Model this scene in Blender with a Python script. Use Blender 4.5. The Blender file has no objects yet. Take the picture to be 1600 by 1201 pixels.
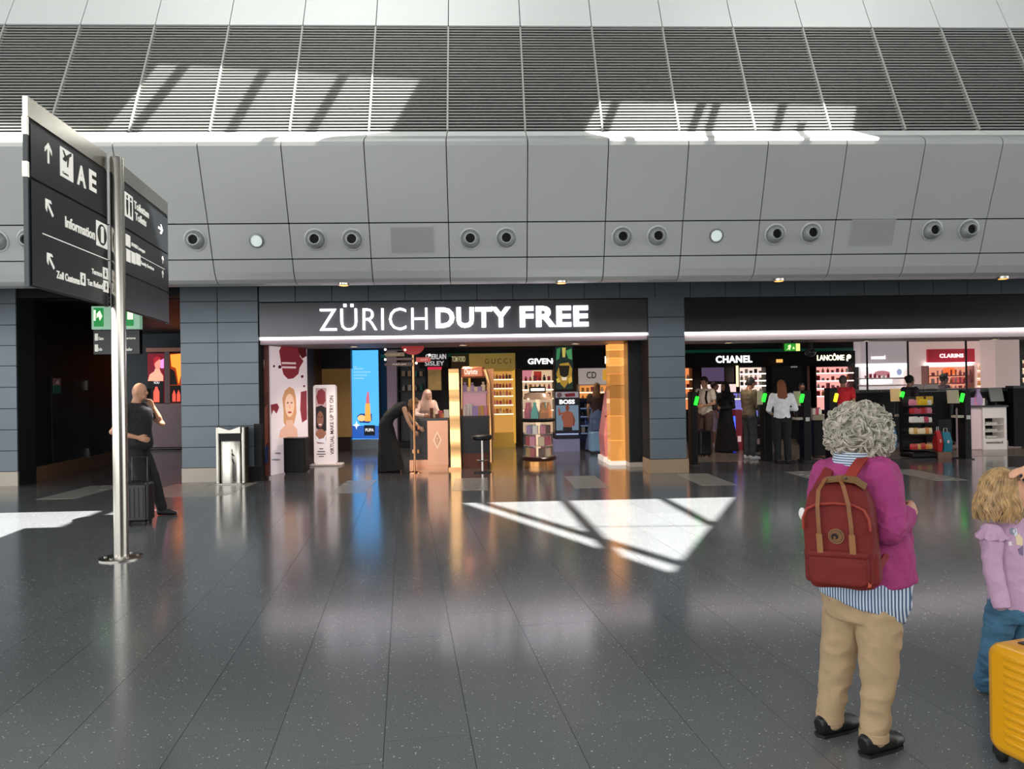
import bpy, math, random
from mathutils import Vector, Matrix, Euler, noise, geometry
random.seed(7)
SC = bpy.context.scene
COL = SC.collection
PI = math.pi

# ---------------------------------------------------------------- camera
CAMZ, FPX = 1.6, 1150.0
YAW, PIT, ROL = math.atan(45/1150.0), math.atan(5.5/1150.0), 0.0155
FW = Vector((math.sin(YAW)*math.cos(PIT), math.cos(YAW)*math.cos(PIT), math.sin(PIT)))
R0 = Vector((math.cos(YAW), -math.sin(YAW), 0)); U0 = R0.cross(FW)
RT = R0*math.cos(ROL)-U0*math.sin(ROL); UP = U0*math.cos(ROL)+R0*math.sin(ROL)
camd = bpy.data.cameras.new('camera'); cam = bpy.data.objects.new('camera', camd); COL.objects.link(cam)
camd.sensor_width = 36; camd.lens = 36*FPX/1600; camd.clip_end = 300
cam.matrix_world = Matrix(((RT.x, UP.x, -FW.x, 0), (RT.y, UP.y, -FW.y, 0), (RT.z, UP.z, -FW.z, CAMZ), (0, 0, 0, 1)))
SC.camera = cam

# ---------------------------------------------------------------- sky, sun, exposure
SC.view_settings.view_transform = 'Standard'; SC.view_settings.look = 'None'
SC.view_settings.exposure = 0.0; SC.view_settings.gamma = 1.0
world = bpy.data.worlds.new('sky'); SC.world = world; world.use_nodes = True
wb = world.node_tree.nodes['Background']
wb.inputs[0].default_value = (1.0, 1.0, 0.985, 1); wb.inputs[1].default_value = 3.2
SUND = Vector((-0.43, -0.012, -1.0)).normalized()          # travel direction of the sunlight
sl = bpy.data.lights.new('sun', 'SUN'); sl.energy = 34; sl.angle = math.radians(0.6); sl.color = (1, 0.96, 0.9)
so = bpy.data.objects.new('sun', sl); COL.objects.link(so)
so.rotation_euler = SUND.to_track_quat('-Z', 'Y').to_euler(); so.location = (6, 4, 30)

# ---------------------------------------------------------------- pixel -> place helpers (1600 x 1201 frame)
def ray(x, y): return FW+RT*((x-800)/FPX)-UP*((y-600.5)/FPX)
def at(x, y, Y): d = ray(x, y); return Vector((0, 0, CAMZ))+d*(Y/d.y)
def fl(x, y, Z=0.0): d = ray(x, y); return Vector((0, 0, CAMZ))+d*((Z-CAMZ)/d.z)
def rect(x0, y0, x1, y1, Y):
    """X0, Z0, X1, Z1 of an upright rectangle standing at depth Y"""
    xm, ym = (x0+x1)/2, (y0+y1)/2
    return at(x0, ym, Y).x, at(xm, y1, Y).z, at(x1, ym, Y).x, at(xm, y0, Y).z

# ---------------------------------------------------------------- materials
def lin(h):
    if isinstance(h, str):
        h = h.lstrip('#'); c = [int(h[i:i+2], 16)/255 for i in (0, 2, 4)]
        return tuple((v/12.92 if v <= 0.04045 else ((v+0.055)/1.055)**2.4) for v in c)+(1,)
    return tuple(h)+(1,) if len(h) == 3 else tuple(h)
MATS = {}
def mat(hexc, rough=0.5, metal=0.0, em=0.0, var=0.0, vscale=8.0, bump=0.0, bscale=40.0, spec=0.5, emc=None, alpha=1.0, coat=0.0, trans=0.0):
    key = (hexc, rough, metal, em, var, vscale, bump, bscale, spec, emc, alpha, coat, trans)
    if key in MATS: return MATS[key]
    m = bpy.data.materials.new('material_%d' % len(MATS)); m.use_nodes = True
    nt = m.node_tree; b = nt.nodes['Principled BSDF']
    c = lin(hexc)
    b.inputs['Base Color'].default_value = c; b.inputs['Roughness'].default_value = rough
    b.inputs['Metallic'].default_value = metal; b.inputs['Specular IOR Level'].default_value = spec
    b.inputs['Coat Weight'].default_value = coat; b.inputs['Transmission Weight'].default_value = trans
    if em > 0:
        b.inputs['Emission Color'].default_value = lin(emc) if emc else c
        b.inputs['Emission Strength'].default_value = em
    if alpha < 1: b.inputs['Alpha'].default_value = alpha
    if var > 0 or bump > 0:
        tc = nt.nodes.new('ShaderNodeTexCoord')
    if var > 0:
        n = nt.nodes.new('ShaderNodeTexNoise'); n.inputs['Scale'].default_value = vscale; n.inputs['Detail'].default_value = 4
        nt.links.new(tc.outputs['Object'], n.inputs['Vector'])
        r = nt.nodes.new('ShaderNodeValToRGB')
        r.color_ramp.elements[0].position = 0.3; r.color_ramp.elements[1].position = 0.7
        r.color_ramp.elements[0].color = tuple(v*(1-var) for v in c[:3])+(1,)
        r.color_ramp.elements[1].color = tuple(min(1, v*(1+var)) for v in c[:3])+(1,)
        nt.links.new(n.outputs['Fac'], r.inputs['Fac']); nt.links.new(r.outputs['Color'], b.inputs['Base Color'])
    if bump > 0:
        n2 = nt.nodes.new('ShaderNodeTexNoise'); n2.inputs['Scale'].default_value = bscale; n2.inputs['Detail'].default_value = 3
        nt.links.new(tc.outputs['Object'], n2.inputs['Vector'])
        bp = nt.nodes.new('ShaderNodeBump'); bp.inputs['Strength'].default_value = bump; bp.inputs['Distance'].default_value = 0.02
        nt.links.new(n2.outputs['Fac'], bp.inputs['Height']); nt.links.new(bp.outputs['Normal'], b.inputs['Normal'])
    MATS[key] = m
    return m
def glow(hexc, s=1.0): return mat('#101010', 0.4, em=s, emc=hexc)

def terrazzo(name, base, fleck, rough, amount=1.0, seed=0.0):
    m = bpy.data.materials.new(name); m.use_nodes = True; nt = m.node_tree; b = nt.nodes['Principled BSDF']
    N, L = nt.nodes.new, nt.links.new
    g = N('ShaderNodeNewGeometry'); oi = N('ShaderNodeObjectInfo')
    v = N('ShaderNodeTexVoronoi'); v.inputs['Scale'].default_value = 75; L(g.outputs['Position'], v.inputs['Vector'])
    sep = N('ShaderNodeSeparateColor'); L(v.outputs['Color'], sep.inputs['Color'])
    cr = N('ShaderNodeMath'); cr.operation = 'GREATER_THAN'; cr.inputs[1].default_value = 0.84; L(sep.outputs[0], cr.inputs[0])
    dd = N('ShaderNodeMath'); dd.operation = 'MULTIPLY'; dd.inputs[1].default_value = 0.36; L(sep.outputs[1], dd.inputs[0])
    ds = N('ShaderNodeMath'); ds.operation = 'LESS_THAN'; L(v.outputs['Distance'], ds.inputs[0]); L(dd.outputs[0], ds.inputs[1])
    mk = N('ShaderNodeMath'); mk.operation = 'MULTIPLY'; L(cr.outputs[0], mk.inputs[0]); L(ds.outputs[0], mk.inputs[1])
    mk2 = N('ShaderNodeMath'); mk2.operation = 'MULTIPLY'; mk2.inputs[1].default_value = amount; L(mk.outputs[0], mk2.inputs[0])
    n = N('ShaderNodeTexNoise'); n.inputs['Scale'].default_value = 160; n.inputs['Detail'].default_value = 2; L(g.outputs['Position'], n.inputs['Vector'])
    r = N('ShaderNodeValToRGB'); r.color_ramp.elements[0].position = 0.3; r.color_ramp.elements[1].position = 0.75
    c = lin(base); r.color_ramp.elements[0].color = tuple(x*0.72 for x in c[:3])+(1,); r.color_ramp.elements[1].color = tuple(x*1.35 for x in c[:3])+(1,)
    L(n.outputs['Fac'], r.inputs['Fac'])
    hs = N('ShaderNodeHueSaturation'); mr = N('ShaderNodeMapRange'); mr.inputs['To Min'].default_value = 0.95; mr.inputs['To Max'].default_value = 1.06
    L(oi.outputs['Random'], mr.inputs['Value']); L(mr.outputs[0], hs.inputs['Value']); L(r.outputs['Color'], hs.inputs['Color'])
    mx = N('ShaderNodeMix'); mx.data_type = 'RGBA'; L(mk2.outputs[0], mx.inputs['Factor']); L(hs.outputs['Color'], mx.inputs['A']); mx.inputs['B'].default_value = lin(fleck)
    L(mx.outputs['Result'], b.inputs['Base Color'])
    n3 = N('ShaderNodeTexNoise'); n3.inputs['Scale'].default_value = 1.3; L(g.outputs['Position'], n3.inputs['Vector'])
    m3 = N('ShaderNodeMapRange'); m3.inputs['To Min'].default_value = rough*0.8; m3.inputs['To Max'].default_value = rough*1.25; L(n3.outputs['Fac'], m3.inputs['Value'])
    L(m3.outputs[0], b.inputs['Roughness'])
    b.inputs['Specular IOR Level'].default_value = 0.6
    return m

# ---------------------------------------------------------------- object helpers
MW = {}
def tag(o, label=None, cat=None, group=None, kind=None):
    if label: o['label'] = label
    if cat: o['category'] = cat
    if group: o['group'] = group
    if kind: o['kind'] = kind
    return o
def thing(name, label, cat, loc=(0, 0, 0), rz=0.0, group=None):
    o = bpy.data.objects.new(name, None); COL.objects.link(o); o.empty_display_size = 0.1
    o.location = loc; o.rotation_euler = (0, 0, rz)
    MW[o] = Matrix.Translation(Vector(loc)) @ Matrix.Rotation(rz, 4, 'Z')
    return tag(o, label, cat, group)
def link(name, me, m, parent=None, world=True):
    if m is not None:
        me.materials.clear(); me.materials.append(m)
    o = bpy.data.objects.new(name, me); COL.objects.link(o)
    if parent is not None:
        o.parent = parent
        if world and parent in MW: me.transform(MW[parent].inverted())
        MW[o] = MW.get(parent, Matrix())
    else: MW[o] = Matrix()
    return o

class MB:
    """collects shapes into one mesh"""
    def __init__(s): s.v = []; s.f = []; s.sm = []
    def add(s, vs, fs, smooth=False):
        k = len(s.v); s.v += [tuple(p) for p in vs]; s.f += [tuple(i+k for i in f) for f in fs]; s.sm += [smooth]*len(fs); return s
    def box(s, x0, y0, z0, x1, y1, z1, M=None):
        vs = [Vector(p) for p in ((x0, y0, z0), (x1, y0, z0), (x1, y1, z0), (x0, y1, z0), (x0, y0, z1), (x1, y0, z1), (x1, y1, z1), (x0, y1, z1))]
        if M is not None: vs = [M @ p for p in vs]
        return s.add(vs, ((0, 3, 2, 1), (4, 5, 6, 7), (0, 1, 5, 4), (1, 2, 6, 5), (2, 3, 7, 6), (3, 0, 4, 7)))
    def rbox(s, x0, y0, z0, x1, y1, z1, r=0.02, n=4, axis='z', M=None):
        """box with rounded edges parallel to the axis, and chamfered rims"""
        P = {'z': (0, 1, 2), 'y': (2, 0, 1), 'x': (1, 2, 0)}[axis]
        lo = (x0, y0, z0); hi = (x1, y1, z1); a, b, c = P
        def ring(ins, h):
            out = []; rr = max(r-ins, 0.0005)
            for (cx, cy, st) in ((hi[a]-r, hi[b]-r, 0), (lo[a]+r, hi[b]-r, 1), (lo[a]+r, lo[b]+r, 2), (hi[a]-r, lo[b]+r, 3)):
                for i in range(n+1):
                    t = (st+i/n)*PI/2; p = [0, 0, 0]; p[a] = cx+rr*math.cos(t); p[b] = cy+rr*math.sin(t); p[c] = h
                    out.append(Vector(p))
            return out
        ch = min(r*0.5, (hi[c]-lo[c])*0.25)
        rs = [ring(ch, lo[c]), ring(0, lo[c]+ch), ring(0, hi[c]-ch), ring(ch, hi[c])]
        return s.rings(rs, M=M)
    def rings(s, rs, closed=True, cap=True, smooth=False, M=None):
        n = len(rs[0]); vs = [p for r in rs for p in r]; fs = []
        if M is not None: vs = [M @ Vector(p) for p in vs]
        for k in range(len(rs)-1):
            for i in range(n if closed else n-1):
                j = (i+1) % n; fs.append((k*n+i, k*n+j, (k+1)*n+j, (k+1)*n+i))
        k0 = len(s.f); s.add(vs, fs, smooth)
        if cap:
            s.add(vs[:n], [tuple(reversed(range(n)))]); s.add(vs[-n:], [tuple(range(n))])
        return s
    def lathe(s, c, prof, n=20, axis='z', cap=True, smooth=True, a0=0.0, M=None):
        c = Vector(c); rs = []
        for (r, h) in prof:
            ring = []
            for i in range(n):
                t = a0+2*PI*i/n; u, w = r*math.cos(t), r*math.sin(t)
                p = {'z': (u, w, h), 'y': (u, h, -w), 'x': (h, u, w)}[axis]
                ring.append(c+Vector(p))
            rs.append(ring)
        return s.rings(rs, cap=cap, smooth=smooth, M=M)
    def tube(s, pts, rad, n=8, smooth=True, cap=True):
        pts = [Vector(p) for p in pts]; rs = []
        if not isinstance(rad, (list, tuple)): rad = [rad]*len(pts)
        up = None
        for i, p in enumerate(pts):
            t = (pts[min(i+1, len(pts)-1)]-pts[max(i-1, 0)]).normalized()
            if up is None: up = Vector((0, 0, 1)) if abs(t.z) < 0.9 else Vector((1, 0, 0))
            a = t.cross(up); a.normalize(); b = t.cross(a); up = -b if b.length > 0 else up
            rs.append([p+a*(rad[i]*math.cos(2*PI*k/n))-b*(rad[i]*math.sin(2*PI*k/n)) for k in range(n)])
        return s.rings(rs, smooth=smooth, cap=cap)
    def ribbon(s, pts, side, w, th):
        """flat strap along pts; side = width direction"""
        pts = [Vector(p) for p in pts]; side = Vector(side).normalized(); rs = []
        for i, p in enumerate(pts):
            t = (pts[min(i+1, len(pts)-1)]-pts[max(i-1, 0)]).normalized(); nrm = t.cross(side).normalized()
            rs.append([p+side*w/2+nrm*th/2, p-side*w/2+nrm*th/2, p-side*w/2-nrm*th/2, p+side*w/2-nrm*th/2])
        return s.rings(rs)
    def prism(s, poly, d0, d1, plane='xz'):
        """polygon (a,b) extruded from d0 to d1 along the remaining axis"""
        f = {'xz': lambda a, b, d: (a, d, b), 'xy': lambda a, b, d: (a, b, d), 'yz': lambda a, b, d: (d, a, b)}[plane]
        return s.rings([[Vector(f(a, b, d0)) for a, b in poly], [Vector(f(a, b, d1)) for a, b in poly]])
    def ell(s, c, r, nu=12, nv=8, M=None):
        c = Vector(c); prof = []; rs = []
        for k in range(nv+1):
            ph = -PI/2+PI*k/nv; cr = max(math.cos(ph), 0.02)
            rs.append([Vector((r[0]*cr*math.cos(2*PI*i/nu), r[1]*cr*math.sin(2*PI*i/nu), r[2]*math.sin(ph))) for i in range(nu)])
        if M is not None: rs = [[M @ p for p in q] for q in rs]
        return s.rings([[c+p for p in q] for q in rs], smooth=True)
    def mesh(s, name):
        me = bpy.data.meshes.new(name); me.from_pydata(s.v, [], s.f)
        me.polygons.foreach_set('use_smooth', s.sm); me.update(); me.validate()
        if any(s.sm): me.set_sharp_from_angle(angle=0.7)
        return me
    def build(s, name, m, parent=None, world=True): return link(name, s.mesh(name), m, parent, world)

def slab(name, x0, y0, x1, y1, Y, d, m, parent=None, r=0.0):
    """upright box whose front face fills the given frame rectangle at depth Y, d metres thick behind it"""
    a, b, c, e = rect(x0, y0, x1, y1, Y); q = MB()
    if name in ('plinth', 'foot', 'base', 'base_band') and b < .3: b = 0
    if r: q.rbox(a, Y, b, c, Y+d, e, r)
    else: q.box(a, Y, b, c, Y+d, e)
    return q.build(name, m, parent)

TMP = bpy.data.scenes.new('workbench')                         # scratch scene so that evaluating one object stays cheap
def bake(o):
    TMP.collection.objects.link(o); vl = TMP.view_layers[0]; vl.update()
    me = bpy.data.meshes.new_from_object(o.evaluated_get(vl.depsgraph)); TMP.collection.objects.unlink(o); return me
def text_mesh(s, bold=0.0, extrude=0.02, res=3, space=1.0):
    cu = bpy.data.curves.new('lettering', 'FONT'); cu.body = s; cu.extrude = extrude; cu.offset = bold; cu.resolution_u = res
    cu.space_character = space
    o = bpy.data.objects.new('lettering', cu); me = bake(o)
    bpy.data.objects.remove(o); bpy.data.curves.remove(cu)
    return me
def lettering(name, s, a, b, c, e, frame, m, parent, bold=0.0, depth=0.01, space=1.0, fit=True):
    """text filling a..c (along u) and b..e (along v); frame = (origin, u, v, n) in world space"""
    me = text_mesh(s, bold, 0.5, space=space)
    xs = [v.co.x for v in me.vertices]; ys = [v.co.y for v in me.vertices]
    x0, x1, y0, y1 = min(xs), max(xs), min(ys), max(ys); o, u, v, n = [Vector(q) for q in frame]
    sx = (c-a)/(x1-x0); sy = (e-b)/(y1-y0)
    if not fit: sx = min(sx, sy); sy = sx
    for w in me.vertices:
        w.co = o+u*(a+(w.co.x-x0)*sx)+v*(b+(w.co.y-y0)*sy)+n*((w.co.z+0.5)*depth)
    return link(name, me, m, parent)
def front(Y): return ((0, Y, 0), (1, 0, 0), (0, 0, 1), (0, -1, 0))
def ptext(name, s, x0, y0, x1, y1, Y, m, parent, bold=0.0, depth=0.02, space=1.0):
    a, b, c, e = rect(x0, y0, x1, y1, Y)
    return lettering(name, s, a, b, c, e, front(Y), m, parent, bold, depth, space)
def dup(o, parent=None):
    c = o.copy(); COL.objects.link(c)
    if parent is not None: c.parent = parent
    for ch in list(o.children): dup(ch, c)
    return c
def decal(name, poly, Y, m, parent, th=0.004):
    """flat printed shape: frame-pixel polygon set on a panel at depth Y"""
    pts = [at(x, y, Y) for x, y in poly]
    return MB().prism([(p.x, p.z) for p in pts], Y-th, Y).build(name, m, parent)
def oval(cx, cy, rx, ry, n=18): return [(cx+rx*math.cos(2*PI*i/n), cy-ry*math.sin(2*PI*i/n)) for i in range(n)]

# ================================================================ THE HALL
FY = 13.45                                                     # shop-front plane
M_TILE = terrazzo('dark_terrazzo', '#65686a', '#bdbcb6', 0.15)
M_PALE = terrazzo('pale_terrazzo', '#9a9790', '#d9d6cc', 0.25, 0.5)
M_SHOPF = terrazzo('shop_floor_stone', '#565254', '#8a8682', 0.12, 0.3)
M_CLAD = mat('#68727a', 0.42, 0.35, var=0.05, vscale=1.5)
M_DARK = mat('#17191c', 0.5)
M_BLACK = mat('#0b0b0d', 0.5, spec=.3)
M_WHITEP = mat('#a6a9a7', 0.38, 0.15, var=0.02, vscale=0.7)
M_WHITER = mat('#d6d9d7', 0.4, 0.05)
M_SLAT = mat('#a2a4a0', 0.5, 0.1)
M_STEEL = mat('#b8b4ac', 0.22, 1.0)
M_CHROME = mat('#d8d6d2', 0.12, 1.0)
M_COPPER = mat('#d9a06e', 0.16, 1.0)
M_GOLD = mat('#e0b060', 0.18, 1.0)
M_SIGN = mat('#1c1f24', 0.35)
M_SIGNW = mat('#f2f0e6', 0.5, em=0.35, emc='#f2f0e6')
M_PLINTH = mat('#b3aa9c', 0.4, 0.2)

def struct(name, mb, m): return tag(mb.build(name, m), kind='structure')

floor = struct('floor', MB().box(-32, -10, -0.3, 32, 13.2, -0.008), mat('#26282a', 0.6))
tag(floor, 'dark terrazzo hall floor of long polished slabs')
ANG = -0.105; UD = Vector((math.cos(ANG), -math.sin(ANG), 0)); VD = Vector((math.sin(ANG), math.cos(ANG), 0))
ul = [-0.118, 0.275, 0.745, 1.295, 1.755, 2.12, 2.57]; w_cycle = [0.47, 0.55, 0.4, 0.5, 0.46]
k = 0
while ul[-1] < 11.5: ul.append(ul[-1]+w_cycle[k % 5]); k += 1
lo = [-0.118, -0.61, -1.06, -1.58, -2.03]; k = 0
while lo[-1] > -10: lo.append(lo[-1]-w_cycle[(k*2) % 5]); k += 1
ul = sorted(lo[1:])+ul
rng = random.Random(3); far_tiles = MB(); shared = {}; near = []
SEEDV = {-0.118: 5.11, 0.745: 4.9, -1.58: 4.51, -1.06: 3.63, 1.295: 3.57}
def tile_mesh(w, l):
    key = (round(w, 2), round(l, 2))
    if key not in shared:
        shared[key] = MB().box(-w/2+0.0013, -l/2+0.0013, -0.02, w/2-0.0013, l/2-0.0013, 0).mesh('floor_tile'); shared[key].materials.append(M_TILE)
    return shared[key]
TILES = []
for i in range(len(ul)-1):
    u0, u1 = ul[i], ul[i+1]; v = SEEDV.get(round(u0, 3), 3+rng.random()*1.4)-4*1.4
    while v < 15.5:
        l = rng.choice([1.2, 1.4, 1.4, 1.5]); c = UD*((u0+u1)/2)+VD*(v+l/2)
        vv = v; v += l
        ys = [(UD*a+VD*b).y for a in (u0, u1) for b in (vv, vv+l)]; xs = [(UD*a+VD*b).x for a in (u0, u1) for b in (vv, vv+l)]
        if min(ys) < -1.5 or max(ys) > 13.2 or c.x > 12.2 or c.x < -11.5: 
            if min(ys) < 13.2 and max(ys) > 13.2:            # cut at the shop threshold
                hi = 13.2; p = [UD*u0+VD*vv, UD*u1+VD*vv]
                q = []
                for a in (u1, u0):
                    tt = (hi-(UD*a).y)/VD.y; q.append(UD*a+VD*tt)
                if min(p[0].y, p[1].y) < hi-0.02: far_tiles.prism([(z.x, z.y) for z in (p+q)], -0.02, 0, 'xy')
            continue
        vis = c.y > 2.0 and abs(c.x-0.04*c.y) < 0.74*c.y+0.9
        TILES.append((vis, (c-Vector((1.2, 4, 0))).length, c, u1-u0, l))
TILES.sort(key=lambda t: (not t[0], t[2].y))
for n, (vis, d, c, w, l) in enumerate(TILES):
    if vis and n < 290:
        o = bpy.data.objects.new('floor_tile', tile_mesh(w, l)); COL.objects.link(o); o.parent = floor; o.location = c; o.rotation_euler = (0, 0, -ANG)
    else:
        far_tiles.box(-w/2+0.0013, -l/2+0.0013, -0.02, w/2-0.0013, l/2-0.0013, 0, Matrix.Translation(c) @ Matrix.Rotation(-ANG, 4, 'Z'))
tag(far_tiles.build('floor_tiles', M_TILE, floor), kind='stuff')
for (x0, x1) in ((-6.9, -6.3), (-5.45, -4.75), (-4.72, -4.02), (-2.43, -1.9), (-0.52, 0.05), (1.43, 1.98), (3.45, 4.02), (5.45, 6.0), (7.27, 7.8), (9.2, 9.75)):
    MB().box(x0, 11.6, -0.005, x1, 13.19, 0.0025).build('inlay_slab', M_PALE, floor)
struct('floor_shop', MB().box(-13, 13.2, -0.3, 22, 27, 0), M_SHOPF)['label'] = 'dark glossy stone floor inside the shops'
MB().box(3.8, 15.2, 0, 14, 22, 0.004).build('stone_field', mat('#7c7068', 0.22, var=0.08), bpy.data.objects['floor_shop'])

# --- bulkhead over the shop fronts: profile (Y, Z)
MOD = 1.155; SX = [-0.472+MOD*k for k in range(-12, 17)]
BULK = MB().prism([(11.3, 3.3), (10.62, 5.0), (10.95, 5.3), (11.3, 5.36), (12.15, 7.4), (12.0, 7.5), (13.4, 10.4), (14.2, 10.4), (14.2, 3.5), (12.9, 3.5)], SX[0]-0.3, SX[-1]+0.3, 'yz')
bulk = struct('wall_bulkhead', BULK, mat('#08090a', 0.8)); bulk['label'] = 'sloping panelled bulkhead above the shop fronts'
def panel(prof, x0, x1, g=0.007, th=0.03):
    """folded sheet between x0 and x1 following prof (Y, Z), th thick"""
    q = MB(); n = len(prof); out = []; inn = []
    for i, (y, z) in enumerate(prof):
        a = Vector(prof[max(i-1, 0)]); b = Vector(prof[min(i+1, n-1)]); t = (b-a).normalized(); nr = Vector((t.y, -t.x))
        out.append((y, z)); inn.append((y+nr.x*th, z+nr.y*th))
    loop = out+inn[::-1]
    q.rings([[Vector((x0+g, y, z)) for y, z in loop], [Vector((x1-g, y, z)) for y, z in loop]])
    return q
UPPER = [(10.775, 4.043), (10.6, 4.5), (10.47, 4.86), (10.405, 5.04), (10.41, 5.10), (10.45, 5.15), (10.52, 5.19), (10.62, 5.245)]
MIDP = [(10.945, 3.556), (10.86, 3.8), (10.785, 4.027)]
LOWP = [(12.6, 3.40), (11.7, 3.26), (11.28, 3.215), (11.16, 3.225), (11.085, 3.27), (11.02, 3.37), (10.955, 3.54)]
LEDGE = [(10.64, 5.255), (10.86, 5.385), (10.9, 5.41)]
TOPP = [(11.81, 7.43), (12.05, 7.95), (12.5, 8.9), (13.2, 10.35)]
TOPR = [(11.8, 7.405), (11.808, 7.424)]
for i in range(len(SX)-1):
    x0, x1 = SX[i], SX[i+1]
    for nm, pr in (('wall_panel', UPPER), ('wall_panel', MIDP), ('lip_panel', LOWP), ('ledge_panel', LEDGE), ('roof_panel', TOPP)):
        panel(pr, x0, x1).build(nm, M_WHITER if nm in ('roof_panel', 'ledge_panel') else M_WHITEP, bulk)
    gp = MB()
    NS = 36; p0, p1 = Vector((10.9, 5.425)), Vector((11.8, 7.40)); d = (p1-p0)/NS; ax = math.atan2(d.y, d.x)
    for k in range(NS):
        c = p0+d*(k+0.5)
        M = Matrix.Translation((0, c.x, c.y)) @ Matrix.Rotation(math.atan2(d.y, d.x)-PI/2, 4, 'X')
        gp.box(x0+0.016, -0.004, -0.007, x1-0.016, 0.016, 0.007, M)
    g = tag(gp.build('grille_slats', M_SLAT, bulk), kind='stuff')
    fr = MB()
    L = (p1-p0).length; M = Matrix.Translation((0, p0.x, p0.y)) @ Matrix.Rotation(math.atan2(d.y, d.x)-PI/2, 4, 'X')
    fr.box(x0-0.013, -0.012, 0, x0+0.013, 0.05, L, M)
    fr.build('grille_post', M_SLAT, bulk)

tag(MB().box(-0.5, -9.3, 0, 32, -9, 6.3).build('wall_light_blocker', mat('#3a3c40', 0.7)), 'added unseen wall behind the viewer, blocking light from the right side', kind='structure')  # unseen wall added to keep light off the right shop front
# --- ceiling (roof) with pointed skylights; out of view, shapes the sunlight
ZR = 10.5
def up_to_roof(p): return p-SUND*((ZR-p.z)/(-SUND.z))*(-1) if False else p-SUND*((ZR-p.z)/SUND.z)*(-1)
def sunfrom(p):
    t = (ZR-p.z)/(-SUND.z); q = p-SUND*t; return (q.x, q.y)
def sky_hole(a, e, tipx):
    """plan outline of a skylight: a = right edge X and e = left edge X (on the floor shadow)"""
    pts = []
    for (x, y) in ((a, 10.15), (tipx+0.25, 6.75), (tipx, 6.3), (e, 10.2)):
        pts.append(sunfrom(Vector((x, y, 0))))
    return pts
def patch_hole(flp, grille):
    """outline from floor corner points and grille corner points that the sun reaches"""
    return [sunfrom(Vector(p)) for p in flp], [sunfrom(Vector(p)) for p in grille]
def gpt(x, y):
    Yg = 10.9+(205-y)/163*0.9; return at(x, y, Yg)
holes = []
# right skylight
rt = [sunfrom(fl(1150, 775)), sunfrom(fl(1064, 878)), sunfrom(fl(1052, 895)), sunfrom(fl(722, 785))]
rg = [sunfrom(gpt(915, 205)), sunfrom(gpt(935, 165)), sunfrom(gpt(1337, 172)), sunfrom(gpt(1331, 205))]
lt = [sunfrom(fl(275, 792)), sunfrom(fl(150, 812)), sunfrom(fl(0, 846)), sunfrom(fl(-330, 890)), sunfrom(fl(-420, 800))]
lg = [sunfrom(gpt(165, 205)), sunfrom(gpt(245, 106)), sunfrom(gpt(655, 130)), sunfrom(gpt(612, 205))]
holes = [[rt[0], rt[1], rt[2], rt[3], rg[0], rg[1], rg[2], rg[3]], [lt[0], lt[1], lt[2], lt[3], lt[4], lg[0], lg[1], lg[2], lg[3]]]
outer = [(-32, -9), (32, -9), (32, 14.4), (-32, 14.4)]
roof = MB()
loops = [[Vector((x, y, 0)) for x, y in outer]]+[[Vector((x, y, 0)) for x, y in h] for h in holes]
flat = [p for l in loops for p in l]
tris = geometry.tessellate_polygon(loops)
roof.add([(p.x, p.y, ZR) for p in flat], [tuple(t) for t in tris]); roof.add([(p.x, p.y, ZR+0.04) for p in flat], [tuple(t) for t in tris])
ceil = struct('ceiling', roof, mat('#c4c6c6', 0.7)); ceil['label'] = 'unseen pale hall roof, pointed skylights cut to shape the sun patches'
def roofbar(p, q, w):
    p, q = Vector(p), Vector(q); t = (q-p).normalized(); n = Vector((-t.y, t.x))*w/2; e = t*0.05; p = p-e; q = q+e
    MB().prism([(p+n)[:], (p-n)[:], (q-n)[:], (q+n)[:]], ZR-0.02, ZR+0.05, 'xy').build('skylight_bar', M_SLAT, ceil)
F2 = lambda x, y: sunfrom(fl(x, y))
G2 = lambda x, y: sunfrom(gpt(x, y))
roofbar(F2(748, 783), F2(1068, 882), 0.14)
roofbar(F2(870, 768), F2(962, 868), 0.12); roofbar(F2(1022, 771), F2(1112, 819), 0.12); roofbar(F2(880, 823), F2(1112, 821), 0.025)
roofbar(G2(962, 160), G2(945, 207), 0.13); roofbar(G2(1095, 168), G2(1080, 207), 0.13); roofbar(G2(1222, 168), G2(1212, 207), 0.13)
roofbar(G2(292, 100), G2(208, 207), 0.17); roofbar(G2(416, 108), G2(360, 207), 0.15); roofbar(G2(540, 115), G2(486, 207), 0.15)
roofbar(F2(178, 795), F2(60, 842), 0.2)

# --- nozzles, discs, speaker panels and downlights of the bulkhead
SP0, SP1 = Vector((10.945, 3.556)), Vector((10.785, 4.027)); SDIR = (SP1-SP0).normalized(); SN = Vector((-SDIR.y, SDIR.x))
def on_mid(x, y):
    """point of the middle bulkhead row seen at x, y"""
    for _ in range(1):
        Y = 10.86
        for k in range(6):
            p = at(x, y, Y); t = (p.z-SP0.y)/(SP1.y-SP0.y); Y = SP0.x+(SP1.x-SP0.x)*t
    return p
TILT = math.atan2(SP0.x-SP1.x, SP1.y-SP0.y)                     # lean of that row
def mid_frame(p): return Matrix.Translation(p) @ Matrix.Rotation(TILT, 4, 'X')
nozz = [(-4, 376), (45, 375), (305, 375), (493, 374), (551, 374), (735, 373), (791, 372), (972, 370), (1027, 369), (1211, 366), (1267, 364), (1456, 360), (1513, 359)]
order = ['at the left picture edge', 'just left of the sign pylon', 'between sign pylon and pale disc', 'left of the pair between pale disc and speaker panel',
 'right of the pair between pale disc and speaker panel', 'left one of the pair above the letters DUTY', 'right one of the pair above the letters DUTY',
 'left one of the pair left of the far pale disc', 'right one of the pair left of the far pale disc', 'left one of the pair right of the far pale disc', 'right one of the pair right of the far pale disc',
 'left one of the rightmost pair', 'right one of the rightmost pair']
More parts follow.
